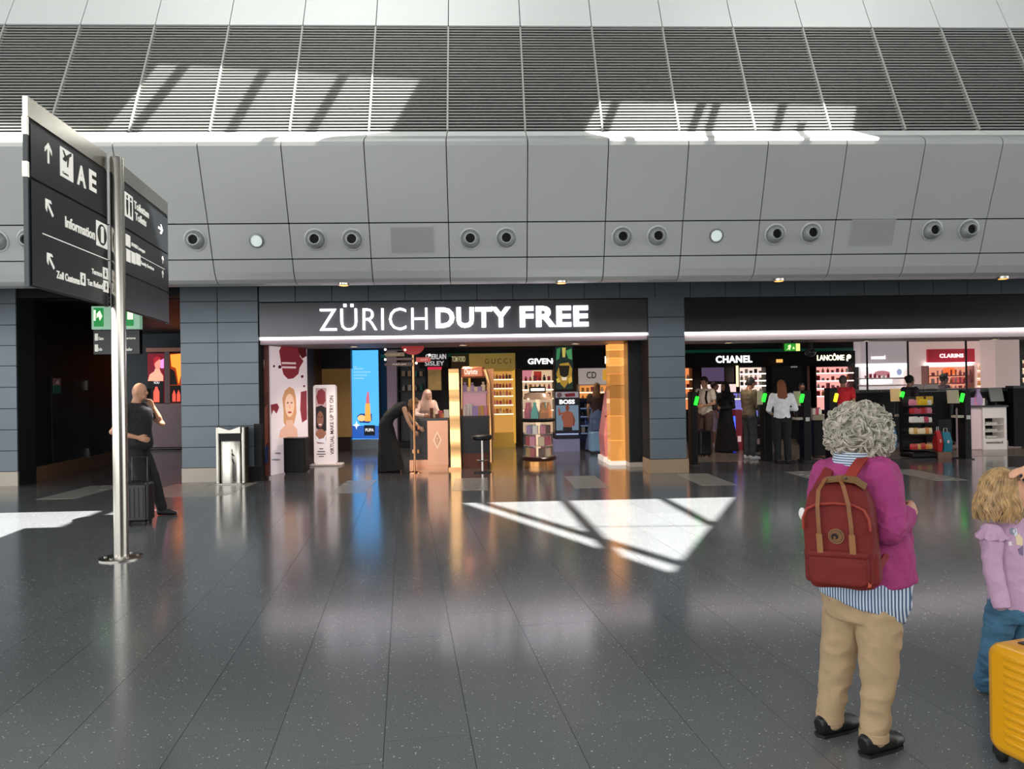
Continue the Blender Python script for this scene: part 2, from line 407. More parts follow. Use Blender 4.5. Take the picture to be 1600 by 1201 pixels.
for (x, y), w in zip(nozz, order):
    p = on_mid(x, y); M = mid_frame(p)
    t = thing('air_nozzle', 'round silver ceiling air nozzle, '+w, 'air nozzle', p, 0, 'air nozzles of the bulkhead')
    MB().lathe((0, 0, 0), [(0.165, 0.0), (0.165, -0.012), (0.145, -0.02), (0.13, -0.012), (0.13, 0)], 24, 'y', cap=False, M=M).build('ring', M_WHITEP, t)
    Mb = M @ Matrix.Rotation(-0.25, 4, 'X')
    MB().lathe((0, 0, 0), [(0.128, 0.0), (0.12, -0.05), (0.095, -0.085), (0.082, -0.1), (0.07, -0.1), (0.062, -0.04)], 24, 'y', cap=False, M=Mb).build('ball', mat('#8f9492', 0.35, 0.3), t)
    MB().lathe((0, 0, 0), [(0.066, -0.06), (0.01, -0.06)], 20, 'y', cap=True, M=Mb).build('opening', M_BLACK, t)
for (x, y, w) in ((401, 376, 'near the sign pylon'), (1119, 368, 'above the dark column')):
    p = on_mid(x, y); M = mid_frame(p)
    t = thing('ceiling_disc', 'round pale glass disc in the bulkhead '+w, 'ceiling fitting', p, 0, 'pale discs of the bulkhead')
    MB().lathe((0, 0, 0), [(0.105, 0), (0.105, -0.02), (0.085, -0.025), (0.085, 0)], 24, 'y', cap=False, M=M).build('rim', mat('#777b7a', 0.4, 0.5), t)
    MB().lathe((0, 0, 0), [(0.086, -0.012), (0.01, -0.016)], 24, 'y', M=M).build('disc', mat('#d9e6e2', 0.2, em=0.25, emc='#d9e6e2'), t)
for (x, y, w, lab) in ((644.5, 375, 66, 'over the lettering'), (1362.5, 363, 70, 'at the right, over the second shop')):
    p = on_mid(x, y); M = mid_frame(p); h = 0.175; ww = w/1150*10.87/2
    t = thing('speaker_panel', 'square grey perforated speaker panel in the bulkhead '+lab, 'speaker', p, 0, 'speaker panels of the bulkhead')
    MB().box(-ww, -0.006, -h-0.012, ww, 0.004, h+0.012, M).build('panel', mat('#8b8d8c', 0.6, var=0.05, vscale=60), t)
    q = MB()
    for s in (-1, 1):
        q.box(s*ww-0.006, -0.009, -h-0.018, s*ww+0.006, 0, h+0.018, M); q.box(-ww, -0.009, s*(h+0.012)-0.006, ww, 0, s*(h+0.012)+0.006, M)
    q.build('frame', mat('#9a9d9b', 0.5), t)
for i, x in enumerate((537, 877, 1217, 1567)):
    X = at(x, 436, 11.2).x
    t = thing('downlight', 'small orange glowing downlight under the bulkhead lip, number %s from the left' % ('one', 'two', 'three', 'four')[i], 'ceiling light', (X, 11.2, 3.2), 0, 'downlights under the bulkhead lip')
    MB().lathe((X, 11.2, 0), [(0.085, 3.222), (0.085, 3.19), (0.07, 3.185), (0.07, 3.21)], 20).build('ring', M_STEEL, t)
    MB().lathe((X, 11.2, 0), [(0.07, 3.2), (0.06, 3.183), (0.01, 3.18)], 20).build('lens', glow('#ff9a4a', 3.0), t)

# --- shop-front walls clad in grey metal tiles
ROWS = [at(340, y, FY).z for y in (730, 698, 665.6, 633, 600, 567, 535.5, 504, 471)]+[3.52]
PL = ROWS[0]
def clad(parent, xs, zs, y=FY, th=0.03, m=None):
    for i in range(len(xs)-1):
        for j in range(len(zs)-1):
            MB().box(xs[i]+0.006, y-th, zs[j]+0.006, xs[i+1]-0.006, y+0.01, zs[j+1]-0.006).build('wall_tile', m or M_CLAD, parent)
XL, XC0, XC1, XS1, XP0, XP1 = -8.285, -5.42, -4.02, -4.02, 3.04, 3.72
M_WCORE = mat('#0c0e10', 0.8)
wl = struct('wall_left', MB().box(-14, FY, 0, XL, FY+0.5, 3.52), M_WCORE); wl['label'] = 'grey tiled wall at the left edge of the hall'
clad(wl, [-10.3, -9.62, -8.95, XL], ROWS)
MB().box(-14, FY-0.04, 0, XL+0.0, FY+0.01, PL-0.004).build('plinth', M_PLINTH, wl)
wc = struct('wall_center', MB().box(XC0, FY, 0, XC1-0.02, FY+0.5, 3.52), M_WCORE); wc['label'] = 'grey tiled wall pier between corridor and shop'
X2 = at(342, 600, FY).x
clad(wc, [XC0, X2, XC1-0.015], ROWS)
MB().box(XC0, FY-0.04, 0, -4.72, FY+0.01, PL-0.004).build('plinth', M_PLINTH, wc)
wcol = struct('wall_column', MB().box(XP0+0.01, FY-0.02, 0, XP1, FY+0.6, 3.2), M_WCORE); wcol['label'] = 'dark tiled column between the two shop openings'
M_CLADD = mat('#3d474e', 0.42, 0.35, var=0.05, vscale=1.5)
clad(wcol, [XP0, XP1], ROWS[:-1], FY-0.03, 0.03, M_CLAD)
MB().box(XP0-0.01, FY-0.075, 0, XP1+0.03, FY+0.55, PL-0.004).build('plinth', mat('#a08a72', 0.4, 0.2), wcol)
wh = struct('wall_header', MB().box(XS1, FY, 3.22, 14, FY+0.3, 3.52), M_WCORE); wh['label'] = 'row of grey metal tiles above the shop signs'
hx = [XC1+0.655*k for k in range(0, 27)]
clad(wh, hx, [3.215, 3.52])
MB().box(-14, FY-0.02, 3.525, 14, FY+0.4, 3.62).build('painted_shade_strip', M_BLACK, wh)  # black strip stands in for the shade under the bulkhead
# sign bands
M_BAND = mat('#55565a', 0.32, 0.6, var=0.08, vscale=0.8)
tb = struct('trim_1', MB().box(XS1+0.005, FY-0.015, 2.585, XP0-0.005, FY+0.2, 3.2), M_BAND); tb['label'] = 'brushed dark metal sign band of the left shop'
M_BAND2 = mat('#2b2a2c', 0.35, 0.3)
tb2 = struct('trim_2', MB().box(XP1+0.005, FY-0.015, 2.585, 14, FY+0.2, 3.2), M_BAND2); tb2['label'] = 'plain black header band of the right shop'
t = thing('shop_sign', 'illuminated white shop lettering on the dark band above the left shop', 'sign', (0.5, FY, 2.6))
M_LET = mat('#ffffff', 0.4, em=2.6, emc='#fff6ff')
zb, zt = at(700, 511, FY).z, at(700, 478, FY).z
for ch, x0, x1, b in ():
    pass
ptext('word', 'ZURICH', 500, 481.5, 668, 516, FY-0.016, M_LET, t, -0.012, 0.05, 1.08)
ptext('word', 'DUTY', 681, 480, 798, 512, FY-0.016, M_LET, t, 0.035, 0.05, 1.08)
ptext('word', 'FREE', 812, 478, 919, 510.5, FY-0.016, M_LET, t, 0.035, 0.05, 1.08)
for x in (538.5, 549.5): slab('umlaut_dot', x-2.2, 474.5, x+2.2, 479, FY-0.06, 0.045, M_LET, t)
M_STRIP = glow('#fff0fb', 7.0)
for nm, a, b, lab in (('light_strip', XS1, XP0, 'long white light strip under the left shop sign'), ('light_strip', XP1, 14, 'long white light strip under the black header of the right shop')):
    t = thing(nm, lab, 'light', ((a+b)/2, FY, 2.53))
    MB().box(a+0.005, FY-0.02, 2.535, b-0.005, FY+0.03, 2.58).build('tube', M_STRIP, t)
    MB().box(a+0.005, FY+0.031, 2.535, b-0.005, FY+0.08, 2.583).build('housing', M_DARK, t)
tl = struct('trim_3', MB().box(XS1, FY+0.03, 2.45, XP0, FY+0.2, 2.53), mat('#6f6468', 0.5)); tl['label'] = 'lintel soffit of the left shop'
tl = struct('trim_4', MB().box(XP1, FY+0.03, 2.42, 14, FY+0.2, 2.53), mat('#a39c98', 0.5)); tl['label'] = 'pale lintel of the right shop'

class Plane:
    """upright plane through ground points p and q (world x, y); n points towards the viewer"""
    def __init__(s, p, q, lift=0.0):
        s.o = Vector((p[0], p[1], 0)); s.u = Vector((q[0]-p[0], q[1]-p[1], 0)).normalized(); s.v = Vector((0, 0, 1)); s.n = s.u.cross(s.v)
        s.o = s.o+s.n*lift; s.fr = (s.o, s.u, s.v, s.n)
    def uv(s, x, y):
        d = ray(x, y); c = Vector((0, 0, CAMZ)); t = (s.o-c).dot(s.n)/d.dot(s.n); p = c+d*t-s.o
        return p.dot(s.u), p.z
    def P(s, a, b, h=0.0): return s.o+s.u*a+s.v*b+s.n*h
    def solid(s, name, poly, m, parent, h0=0.0, h1=0.004):
        return MB().rings([[s.P(a, b, h0) for a, b in poly], [s.P(a, b, h1) for a, b in poly]]).build(name, m, parent)
    def shape(s, name, pix, m, parent, h0=0.0, h1=0.004): return s.solid(name, [s.uv(*p) for p in pix], m, parent, h0, h1)
    def box(s, name, a0, b0, a1, b1, m, parent, h0=0.0, h1=0.004): return s.solid(name, [(a0, b0), (a1, b0), (a1, b1), (a0, b1)], m, parent, h0, h1)
    def pbox(s, name, x0, y0, x1, y1, m, parent, h0=0.0, h1=0.004):
        """level rectangle on the plane; left edge spans y0.. at x0, right edge found by height"""
        a0, b1 = s.uv(x0, y0); a1, b0 = s.uv(x1, y1); return s.box(name, a0, b0, a1, b1, m, parent, h0, h1)
    def text(s, name, t, a0, b0, a1, b1, m, parent, bold=0.0, depth=0.004, h0=0.0):
        return lettering(name, t, a0, b0, a1, b1, (s.o+s.n*h0, s.u, s.v, s.n), m, parent, bold, depth)

# ================================================================ SIGN PYLON
PX, PYY = -3.55, 7.33
tp = thing('sign_pylon', 'dark direction sign with two blades on a tall steel pole', 'sign', (PX, PYY, 0))
MB().lathe((PX, PYY, 0), [(0.066, 0.0), (0.066, 3.89), (0.06, 3.91)], 28).build('pole', M_STEEL, tp)
MB().lathe((PX, PYY, 0), [(0.2, 0.0), (0.2, 0.012), (0.17, 0.02), (0.07, 0.026)], 32).build('base_plate', M_STEEL, tp)
for k in range(6): MB().lathe((PX+0.14*math.cos(k*PI/3+.3), PYY+0.14*math.sin(k*PI/3+.3), 0), [(0.014, 0.018), (0.014, 0.032)], 8).build('bolt', M_STEEL, tp)
HB = 1.465; ZT = at(178, 246, 7.2).z+.05; ZB = ZT-HB
M_ARW = M_SIGNW
def arrow(pl, cu, cv, size, ang, parent, h=0.02, name='arrow', w=1.0):
    pts = [(0, 1), (0.62, 0.38), (0.62, 0.02), (0.17, 0.47), (0.17, -1), (-0.17, -1), (-0.17, 0.47), (-0.62, 0.02), (-0.62, 0.38)]
    c, s_ = math.cos(ang), math.sin(ang)
    # built as two convex-ish pieces: shaft and head
    def tr(l): return [(cu+w*size*(x*c-y*s_), cv+size*(x*s_+y*c)) for x, y in l]
    q = MB()
    for poly in ([(-.15, -1), (.15, -1), (.15, .6), (-.15, .6)], [(0, 1), (-.66, .34), (-.66, -.06), (0, .6)], [(0, 1), (0, .6), (.66, -.06), (.66, .34)]):
        p = tr(poly); q.rings([[pl.P(a, b, h) for a, b in p], [pl.P(a, b, h+0.004) for a, b in p]])
    return q.build(name, M_ARW, parent)
def blade(p, q, rows, label):
    pl = Plane(p, q); L = (Vector(q)-Vector(p)).length
    fr = pl.box('blade', 0, ZB+0.0, L, ZT, mat('#2a2c30', 0.4, 0.3), tp, -0.036, -0.018)
    fr['label'] = label
    pl.box('top_rail', -0.015, ZT-0.145, L+0.015, ZT+0.012, M_STEEL, tp, -0.042, -0.002)
    pl.box('end_profile', -0.02, ZB-0.01, 0.0, ZT-0.15, mat('#3a3d40', 0.35, 0.6), tp, -0.04, -0.006)
    pl.box('end_profile', L, ZB-0.01, L+0.02, ZT-0.15, mat('#3a3d40', 0.35, 0.6), tp, -0.04, -0.006)
    for (a, b) in rows: pl.box('sign_plate', 0.02, ZT-HB*b, L-0.02, ZT-HB*a, M_SIGN, tp, -0.019, 0.0)
    return pl, L
pN, pF = at(47, 300, 5.88), at(263, 405, 9.15)
A, LA = blade((pN.x, pN.y), (PX-0.065, PYY-0.06), ((.13, .415), (.43, .995)), 'near blade with A E lettering')
B, LB = blade((PX-0.05, PYY+0.06), (pF.x, pF.y), ((.13, .42), (.435, .74), (.755, .995)), 'far blade with toilet directions')
A.box('end_tab', -0.03, ZT-0.29, -0.0, ZT-0.15, M_SIGNW, tp, -0.042, -0.004); A.box('end_tab', -0.03, ZT-0.62, 0.0, ZT-0.5, M_SIGNW, tp, -0.042, -0.004)
H1 = 0.0005
def sarrow(pl, x, y, size, ang): u, v = pl.uv(x, y); arrow(pl, u, v, size, ang, tp, H1)
sarrow(A, 75, 239, 0.085, 0); sarrow(A, 76.5, 324, 0.085, PI/4); sarrow(A, 78.5, 407, 0.08, PI/4)
def ptile(pl, x0, x1, ymid, h, name='pictogram', m=None):
    a0, c0 = pl.uv(x0, ymid); a1, c1 = pl.uv(x1, ymid); c = (c0+c1)/2
    pl.box(name, a0, c-h/2, a1, c+h/2, m or M_SIGNW, tp, H1, H1+0.004); return (a0+a1)/2, c, (a1-a0)
u, v, w = ptile(A, 93.5, 113.6, 257, 0.25)
pic = MB()
for poly in ([(-.42, .0), (-.3, .02), (.42, .36), (.46, .5), (.3, .46), (-.36, .1)], [(.05, .12), (-.3, .42), (-.42, .42), (-.12, .02)], [(-.36, .0), (-.1, -.02), (-.02, .1), (-.3, .06)], [(.02, .26), (.22, .3), (.1, -.2), (-.0, -.22)]):
    pic.rings([[A.P(u+a*w*.8, v+.02+b*.2, H1+.004) for a, b in poly], [A.P(u+a*w*.8, v+.02+b*.2, H1+.007) for a, b in poly]])
pic.build('aeroplane_symbol', M_SIGN, tp)
A.text('lettering', 'Gates', u-w*.36, v-.10, u+w*.1, v-.075, M_SIGN, tp, 0.01, 0.003, H1+.004)
def ptxt(pl, s, x0, x1, y, h, bold=0.02):
    a0, c0 = pl.uv(x0, y); a1, c1 = pl.uv(x1, y); c = (c0+c1)/2
    pl.text('lettering', s, a0, c-h/2, a1, c+h/2, M_SIGNW, tp, bold, 0.004, H1)
ptxt(A, 'A', 120, 133.5, 275, 0.185, .03); ptxt(A, 'E', 139, 150, 283, 0.19, .03)
ptxt(A, 'Information', 101.6, 147.7, 357, 0.095, .022)
u, v, w = ptile(A, 150, 167, 367, 0.235)
q = MB(); q.rings([[A.P(u+.42*w*math.cos(t*.35), v+.1*math.sin(t*.35), H1+.004) for t in range(18)], [A.P(u+.42*w*math.cos(t*.35), v+.1*math.sin(t*.35), H1+.006) for t in range(18)]])
q.build('information_symbol', M_SIGN, tp)
A.text('lettering', 'i', u-w*.14, v-.075, u+w*.14, v+.08, M_SIGNW, tp, .05, .003, H1+.006)
(a0, c0), (a1, c1) = A.uv(66, 364), A.uv(168, 406); A.box('divider_line', a0, (c0+c1)/2-.004, a1, (c0+c1)/2+.004, M_SIGNW, tp, H1, H1+.003)
ptxt(A, 'Zoll Customs', 88, 124, 434, .065); ptile(A, 125.5, 133, 436, .11); ptxt(A, 'Terrace', 143, 159, 426, .05); ptile(A, 160.5, 168, 427, .11)
ptxt(A, 'Tax Refund', 136, 160, 444, .055); ptile(A, 161, 169, 447.5, .11)
q = MB()
for (x, y) in ((129, 436), (164, 427), (165, 447.5)):
    uu, vv = A.uv(x, y)
    for (du, dv, r) in ((0, .022, .011), (0, -.012, .018)): q.rings([[A.P(uu+du+r*math.cos(t*.7), vv+dv+r*1.2*math.sin(t*.7), H1+.004) for t in range(9)], [A.P(uu+du+r*math.cos(t*.7), vv+dv+r*1.2*math.sin(t*.7), H1+.006) for t in range(9)]])
q.build('pictogram_figures', M_SIGN, tp)
u, v, w = ptile(B, 194.5, 207, 322, 0.25)
q = MB()
for s in (-.22, .22):
    q.rings([[B.P(u+s*w+.05*w*math.cos(t*.7)*2, v+.085+.018*math.sin(t*.7), H1+.004) for t in range(9)], [B.P(u+s*w+.05*w*math.cos(t*.7)*2, v+.085+.018*math.sin(t*.7), H1+.006) for t in range(9)]])
    poly = [(-.13, .055), (.13, .055), (.13, -.02), (.07, -.1), (-.07, -.1), (-.13, -.02)]
    q.rings([[B.P(u+s*w+a*w, v+b, H1+.004) for a, b in poly], [B.P(u+s*w+a*w, v+b, H1+.006) for a, b in poly]])
q.build('toilet_symbol', M_SIGN, tp)
ptxt(B, 'Toiletten', 209, 232, 327.5, .085); ptxt(B, 'Toilets', 211, 228, 343, .085)
sarrow(B, 250.5, 357.5, .085, -PI/2)
ptile(B, 196, 203, 376, .12); ptxt(B, 'SWISS Lounges', 205, 226, 388, .05); 
for a, b in ((197, 203.5), (205, 211), (212, 219)): ptile(B, a, b, 400+(a-197)*.35, .12)
ptxt(B, 'Family Services', 220, 240, 416, .05)
(a0, c0), (a1, c1) = B.uv(196, 391), B.uv(257, 418); B.box('divider_line', a0, (c0+c1)/2-.003, a1, (c0+c1)/2+.003, M_SIGNW, tp, H1, H1+.003)
sarrow(B, 254, 406, .045, 0); sarrow(B, 254, 428, .045, 0)

# ================================================================ CORRIDOR ON THE LEFT
WD = mat('#15161a', 0.45); WB_ = mat('#1d2b36', 0.5)
cw0, cw1 = (-8.285, FY+0.05), (-8.70, 18.0)
CW = Plane(cw0, cw1)
wside = tag(CW.box('wall_corridor', 0, 0, 4.5, 3.45, WD, None, -0.2, 0.0), 'black corridor side wall with service door', kind='structure')
CW.box('baseboard', 0.55, 0.0, 4.5, 0.27, mat('#8a6a50', 0.4, 0.2), wside, 0.0, 0.02)
a0, _ = CW.uv(80, 600); a1, _ = CW.uv(136, 600); zt = CW.uv(100, 589)[1]
dq = thing('service_door', 'black flush service door in the dark corridor wall', 'door', CW.P(a0, 0), 0)
CW.box('leaf', a0, .28, a1, zt, mat('#1b1c20', 0.4), dq, 0.0, 0.015)
for y in (602, 707): u, v = CW.uv(134.5 if y < 650 else 137, y); CW.box('hinge', u-.035, v-.1, u+.035, v+.1, M_STEEL, dq, .015, .04)
u, v = CW.uv(120, 598); CW.box('lock', u-.05, v-.05, u+.05, v+.05, mat('#2c2d30', .4, .5), dq, .015, .03)
u, v = CW.uv(88, 602)
ns = thing('notice', 'small red and green notice on the dark corridor wall', 'notice', CW.P(u, v), 0)
CW.box('red_field', u-.16, v+.0, u+.14, v+.14, mat('#a06a70', .5), ns, .015, .022); CW.box('green_field', u-.16, v-.16, u+.14, v, mat('#1f6a62', .5), ns, .015, .022)
CW.solid('symbol', [(u-.1, v+.03), (u+.08, v+.03), (u+.02, v+.11)], mat('#d8c0c0', .5), ns, .022, .026)
tag(MB().box(-13, 22.0, 0, -5.2, 22.2, 3.45).build('wall_corridor_end', WB_), 'dark blue end wall of the corridor', kind='structure')
tag(MB().box(-5.3, FY+.5, 0, -5.1, 22, 3.45).build('wall_corridor_right', WD), 'dark right wall of the corridor', kind='structure')
tag(MB().box(-13, FY+.51, 3.35, -5.0, 22, 3.5).build('ceiling_corridor', M_BLACK), 'black corridor ceiling', kind='structure')
tag(MB().box(XL, FY, 3.34, XC0, FY+.2, 3.5).build('trim_5', M_BLACK), 'black lintel over the corridor', kind='structure')
# poster block at the corridor end
YP = 21.3
pw = thing('poster_wall', 'rose metal wall block with lit perfume posters at corridor end', 'wall block', at(260, 700, YP), 0)
slab('body', 229.5, 630, 310, 701, YP, .5, mat('#a38e94', .35, .5), pw); slab('cornice', 228, 543, 310, 549, YP, .5, mat('#c98f80', .4, .4), pw)
slab('back', 230, 549, 310, 630, YP+.1, .4, mat('#3a2a2e', .5), pw); slab('mullion', 257, 549, 265, 631, YP, .1, mat('#8d7a7c', .35, .6), pw)
slab('base_line', 229, 698, 310, 700, YP-.01, .05, M_DARK, pw)
p1 = thing('light_box', 'red backlit perfume poster with a bare-shouldered model', 'poster', at(244, 630, YP), 0)
slab('screen', 231, 552, 256, 629, YP+.02, .05, glow('#7a0f26', 1.0), p1)
decal('figure', [(231, 595), (234, 585), (241, 580), (243, 575), (249, 575), (251, 581), (255, 587), (255, 595)], YP+.015, glow('#ff9a80', 1.6), p1)
decal('head', oval(246.5, 568, 5, 9), YP+.012, glow('#ff8878', 1.5), p1); decal('hair', [(240, 572), (240, 560), (246, 556), (252, 560), (249, 561), (243, 566)], YP+.009, glow('#c02030', .9), p1)
decal('caption_field', [(231, 595), (256, 595), (256, 629), (231, 629)], YP+.014, glow('#0a0404', .5), p1)
decal('bottle', [(240, 628), (240, 612), (242, 608), (243, 604), (246, 604), (247, 608), (249, 612), (249, 628)], YP+.008, glow('#ff5040', 2.0), p1)
ptext('caption', 'VOU', 240, 595.5, 249, 599.5, YP+.009, glow('#ffffff', 1.0), p1, .01, .004)
decal('pink_flare', [(250, 563), (256, 560), (256, 575), (251, 575)], YP+.012, glow('#ff90e0', 1.4), p1)
p2 = thing('light_box', 'orange backlit perfume poster beside the tiled pier', 'poster', at(276, 630, YP), 0)
slab('screen', 266, 552, 310, 629, YP+.02, .05, glow('#b03a08', 1.0), p2)
decal('flame', [(266, 554), (285, 552), (283, 585), (279, 600), (275, 575), (268, 572)], YP+.015, glow('#ff9030', 1.7), p2)
decal('shadow_shape', [(266, 575), (273, 580), (277, 601), (266, 601)], YP+.012, glow('#120604', .5), p2)
decal('caption_field', [(266, 602), (296, 602), (296, 629), (266, 629)], YP+.012, glow('#080303', .5), p2)
for x in (272, 279): decal('bottle', [(x-2.5, 627), (x-2.5, 616), (x, 609), (x+2.5, 616), (x+2.5, 627)], YP+.008, glow('#ff4a38', 1.8), p2)
# hanging exit sign and direction sign
YE = 14.4
ex = thing('exit_sign', 'green emergency exit sign hanging behind the steel pole in the corridor', 'exit sign', at(180, 513, YE), 0)
slab('housing', 143, 478, 218, 514, YE, .12, mat('#9fc0ae', .4, em=.5, emc='#9fd0b0'), ex)
slab('green_face', 146.5, 481, 161, 510, YE-.02, .02, glow('#0b8a3c', 1.0), ex); slab('green_face', 181, 484, 208, 509, YE-.02, .02, glow('#0b8a3c', 1.0), ex)
MW_ = glow('#e9ffd8', 1.3)
decal('door_symbol', [(146.5, 484), (149.5, 484), (149.5, 501), (146.5, 501)], YE-.022, MW_, ex); decal('running_figure', [(151, 490), (156, 485), (160, 494), (156, 501), (154, 494), (151, 497)], YE-.022, MW_, ex)
decal('door_symbol', [(199, 487), (208, 487), (208, 499), (199, 499)], YE-.022, MW_, ex); decal('arrow_symbol', [(190, 492), (196, 487), (196, 497)], YE-.022, MW_, ex)
for x in (155, 205): slab('hanger', x-.7, 440, x+.7, 479, YE+.05, .02, M_DARK, ex)
dr = thing('direction_sign', 'black hanging direction sign with pale lines below the exit sign', 'sign', at(180, 552, YE), 0)
slab('board', 146, 516, 218, 553, YE, .12, M_SIGN, dr)
for y in (521, 538): slab('pictogram', 148, y, 153, y+11, YE-.006, .006, M_SIGNW, dr)
for s, x0, x1, y in (('Gates', 154, 162, 526), ('Info', 154, 160, 543), ('Departures', 190, 212, 526), ('Transfer', 190, 207, 543)):
    ptext('lettering', s, x0, y, x1, y+5, YE-.001, M_SIGNW, dr, .02, .006)
for x in (158, 207): slab('hanger', x-.7, 514.3, x+.7, 517, YE+.05, .02, M_DARK, dr)

# ================================================================ STEEL LITTER BIN
bx, by = -4.42, 13.12
bn = thing('litter_bin', 'stainless steel litter bin with running figure beside the tiled pier', 'litter bin', (bx, by, 0))
MB().lathe((bx, by, 0), [(0.2, 0.03), (0.2, 0.74), (0.19, 0.76)], 28).build('drum', M_STEEL, bn)
for s in (-1, 1): MB().rbox(bx+s*.22-.03, by-.12, 0.02, bx+s*.22+.03, by+.14, 1.0, .02).build('side_post', M_STEEL, bn)
MB().box(bx-.18, by-.1, .76, bx+.18, by+.14, .9).build('opening', M_BLACK, bn)
hood = MB(); hood.rings([[Vector((bx-.19, by+s, .89)), Vector((bx+.19, by+s, .89)), Vector((bx+.19, by+s, 1.0)), Vector((bx, by+s, .94)), Vector((bx-.19, by+s, 1.0))] for s in (-.16, .14)])
hood.build('hood', M_STEEL, bn)
MB().rbox(bx-.25, by-.2, 0, bx+.25, by+.2, .03, .05).build('base', M_STEEL, bn)
fq = MB(); yy = by-.205
for poly in ([(.02, .62), (.05, .62), (.06, .57), (.03, .56)], [(.0, .55), (.06, .56), (.04, .44), (.0, .45)], [(.0, .55), (-.06, .52), (-.07, .5), (.0, .52)], [(.05, .55), (.1, .5), (.09, .49), (.04, .52)], [(.0, .46), (.03, .46), (-.03, .34), (-.05, .34)], [(.02, .46), (.05, .46), (.1, .36), (.08, .35)]):
    fq.prism([(bx+.02+a*.8, b) for a, b in poly], yy+.012, yy+.02)
fq.build('pictogram', M_BLACK, bn)
slab('corner_panel', 397, 662, 409, 728, FY-.06, .1, M_BLACK, wc)

# ================================================================ SHOP INTERIORS
def lamp(x, y, z, sx, sy, w, col=(1, .86, .72), parent=None):
    l = bpy.data.lights.new('ceiling_lamp', 'SPOT'); l.spot_size = math.radians(125); l.spot_blend = .6; l.shadow_soft_size = .12; l.energy = w*2.2; l.color = col
    o = bpy.data.objects.new('ceiling_lamp', l); COL.objects.link(o); o.location = (x, y, z); return o
M_SHOPW = mat('#1c1a1b', .5); BK = 21.2
tag(MB().box(-5.0, BK, 0, 16, BK+.2, 3.6).build('wall_shop_back', M_SHOPW), 'dark back wall of the shops', kind='structure')
tag(MB().box(-4.45, FY+.5, 0, -4.25, BK, 3.6).build('wall_shop_left', mat('#4a3a30', .5)), 'brown left side wall of the shop', kind='structure')
tag(MB().box(-4.25, FY+.2, 2.5, 16, 15.9, 2.6).build('ceiling_shop_front', mat('#8a7f84', .5)), 'grey front ceiling of the shops', kind='structure')
tag(MB().box(-4.25, 15.9, 2.98, 16, BK, 3.1).build('ceiling_shop', mat('#0e0f10', .6)), 'black shop ceiling', kind='structure')
tag(MB().box(-4.25, BK-.06, 2.52, 16, BK, 2.62).build('trim_6', mat('#0f3a30', .4, em=.12, emc='#1a7a5a')), 'dim green light line along the shop back wall', kind='structure')
tag(MB().box(15.8, FY+.5, 0, 16, BK, 3.6).build('wall_shop_right', M_SHOPW), 'dark right side wall of the shops', kind='structure')
DL = [(-2.6, 15.0), (-0.4, 15.0), (1.9, 15.0), (-2.9, 17.8), (-0.6, 18.2), (1.9, 18.2), (5.2, 15.4), (8.2, 15.4), (11, 15.4), (5.2, 18.6), (8.4, 18.6), (11.6, 18.6)]
for i, (x, y) in enumerate(DL):
    z = 2.5 if y < 15.9 else 2.98
    t = thing('ceiling_spot', 'recessed round shop ceiling spotlight', 'ceiling light', (x, y, z-.02), 0, 'shop ceiling spotlights')
    MB().lathe((x, y, 0), [(.1, z), (.1, z-.015), (.085, z-.02), (.085, z)], 16, cap=False).build('ring', M_STEEL, t)
    MB().lathe((x, y, 0), [(.085, z-.004), (.01, z-.006)], 16).build('lens', glow('#ffe2c0', 4), t)
    lamp(x, y, z-.04, .5, .5, 64 if x < 3 else 38)

# --- goods: one mesh for each kind, copied as single objects
G_COL = {'pink': '#e58aa0', 'rose': '#c8506a', 'red': '#c02a2a', 'orange': '#e08a3a', 'gold': '#d8a850', 'white': '#eee6dc', 'black': '#1a1a1c', 'teal': '#3aa090', 'blue': '#4a6ab0', 'amber': '#c87830', 'cream': '#f0d8b0', 'green': '#6a9a4a', 'lilac': '#b898c8', 'brown': '#6a4028', 'yellow': '#e8c030'}
GM = {}
def good_mesh(kind, col):
    if (kind, col) in GM: return GM[(kind, col)]
    q = MB()
    if kind == 'bottle': q.rbox(-.035, -.025, 0, .035, .025, .1, .012, 2); q.lathe((0, 0, 0), [(.014, .1), (.014, .112), (.02, .112), (.02, .145)], 8)
    elif kind == 'box': q.rbox(-.04, -.03, 0, .04, .03, .13, .006, 1)
    elif kind == 'jar': q.lathe((0, 0, 0), [(.04, 0), (.04, .05), (.042, .052), (.042, .075)], 10)
    elif kind == 'tube': q.lathe((0, 0, 0), [(.018, 0), (.02, .03), (.026, .15)], 8)
    elif kind == 'bag':
        q.rings([[Vector((-.075, -.03, 0)), Vector((.075, -.03, 0)), Vector((.075, .03, 0)), Vector((-.075, .03, 0))], [Vector((-.085, -.04, .08)), Vector((.085, -.04, .08)), Vector((.085, .04, .08)), Vector((-.085, .04, .08))], [Vector((-.08, -.006, .2)), Vector((.08, -.006, .2)), Vector((.08, .006, .2)), Vector((-.08, .006, .2))]])
    elif kind == 'pouch':
        q.rings([[Vector((-.06, -.03, 0)), Vector((.06, -.03, 0)), Vector((.06, .03, 0)), Vector((-.06, .03, 0))], [Vector((-.055, -.035, .1)), Vector((.055, -.035, .1)), Vector((.055, .035, .1)), Vector((-.055, .035, .1))], [Vector((-.02, -.01, .22)), Vector((.02, -.01, .22)), Vector((.02, .01, .22)), Vector((-.02, .01, .22))], [Vector((-.03, -.015, .26)), Vector((.03, -.015, .26)), Vector((.03, .015, .26)), Vector((-.03, .015, .26))]])
    me = q.mesh(kind); me.materials.append(mat(G_COL[col], .35)); GM[(kind, col)] = me; return me
ORD = ['first', 'second', 'third', 'fourth', 'fifth', 'sixth', 'seventh', 'eighth', 'ninth', 'tenth']
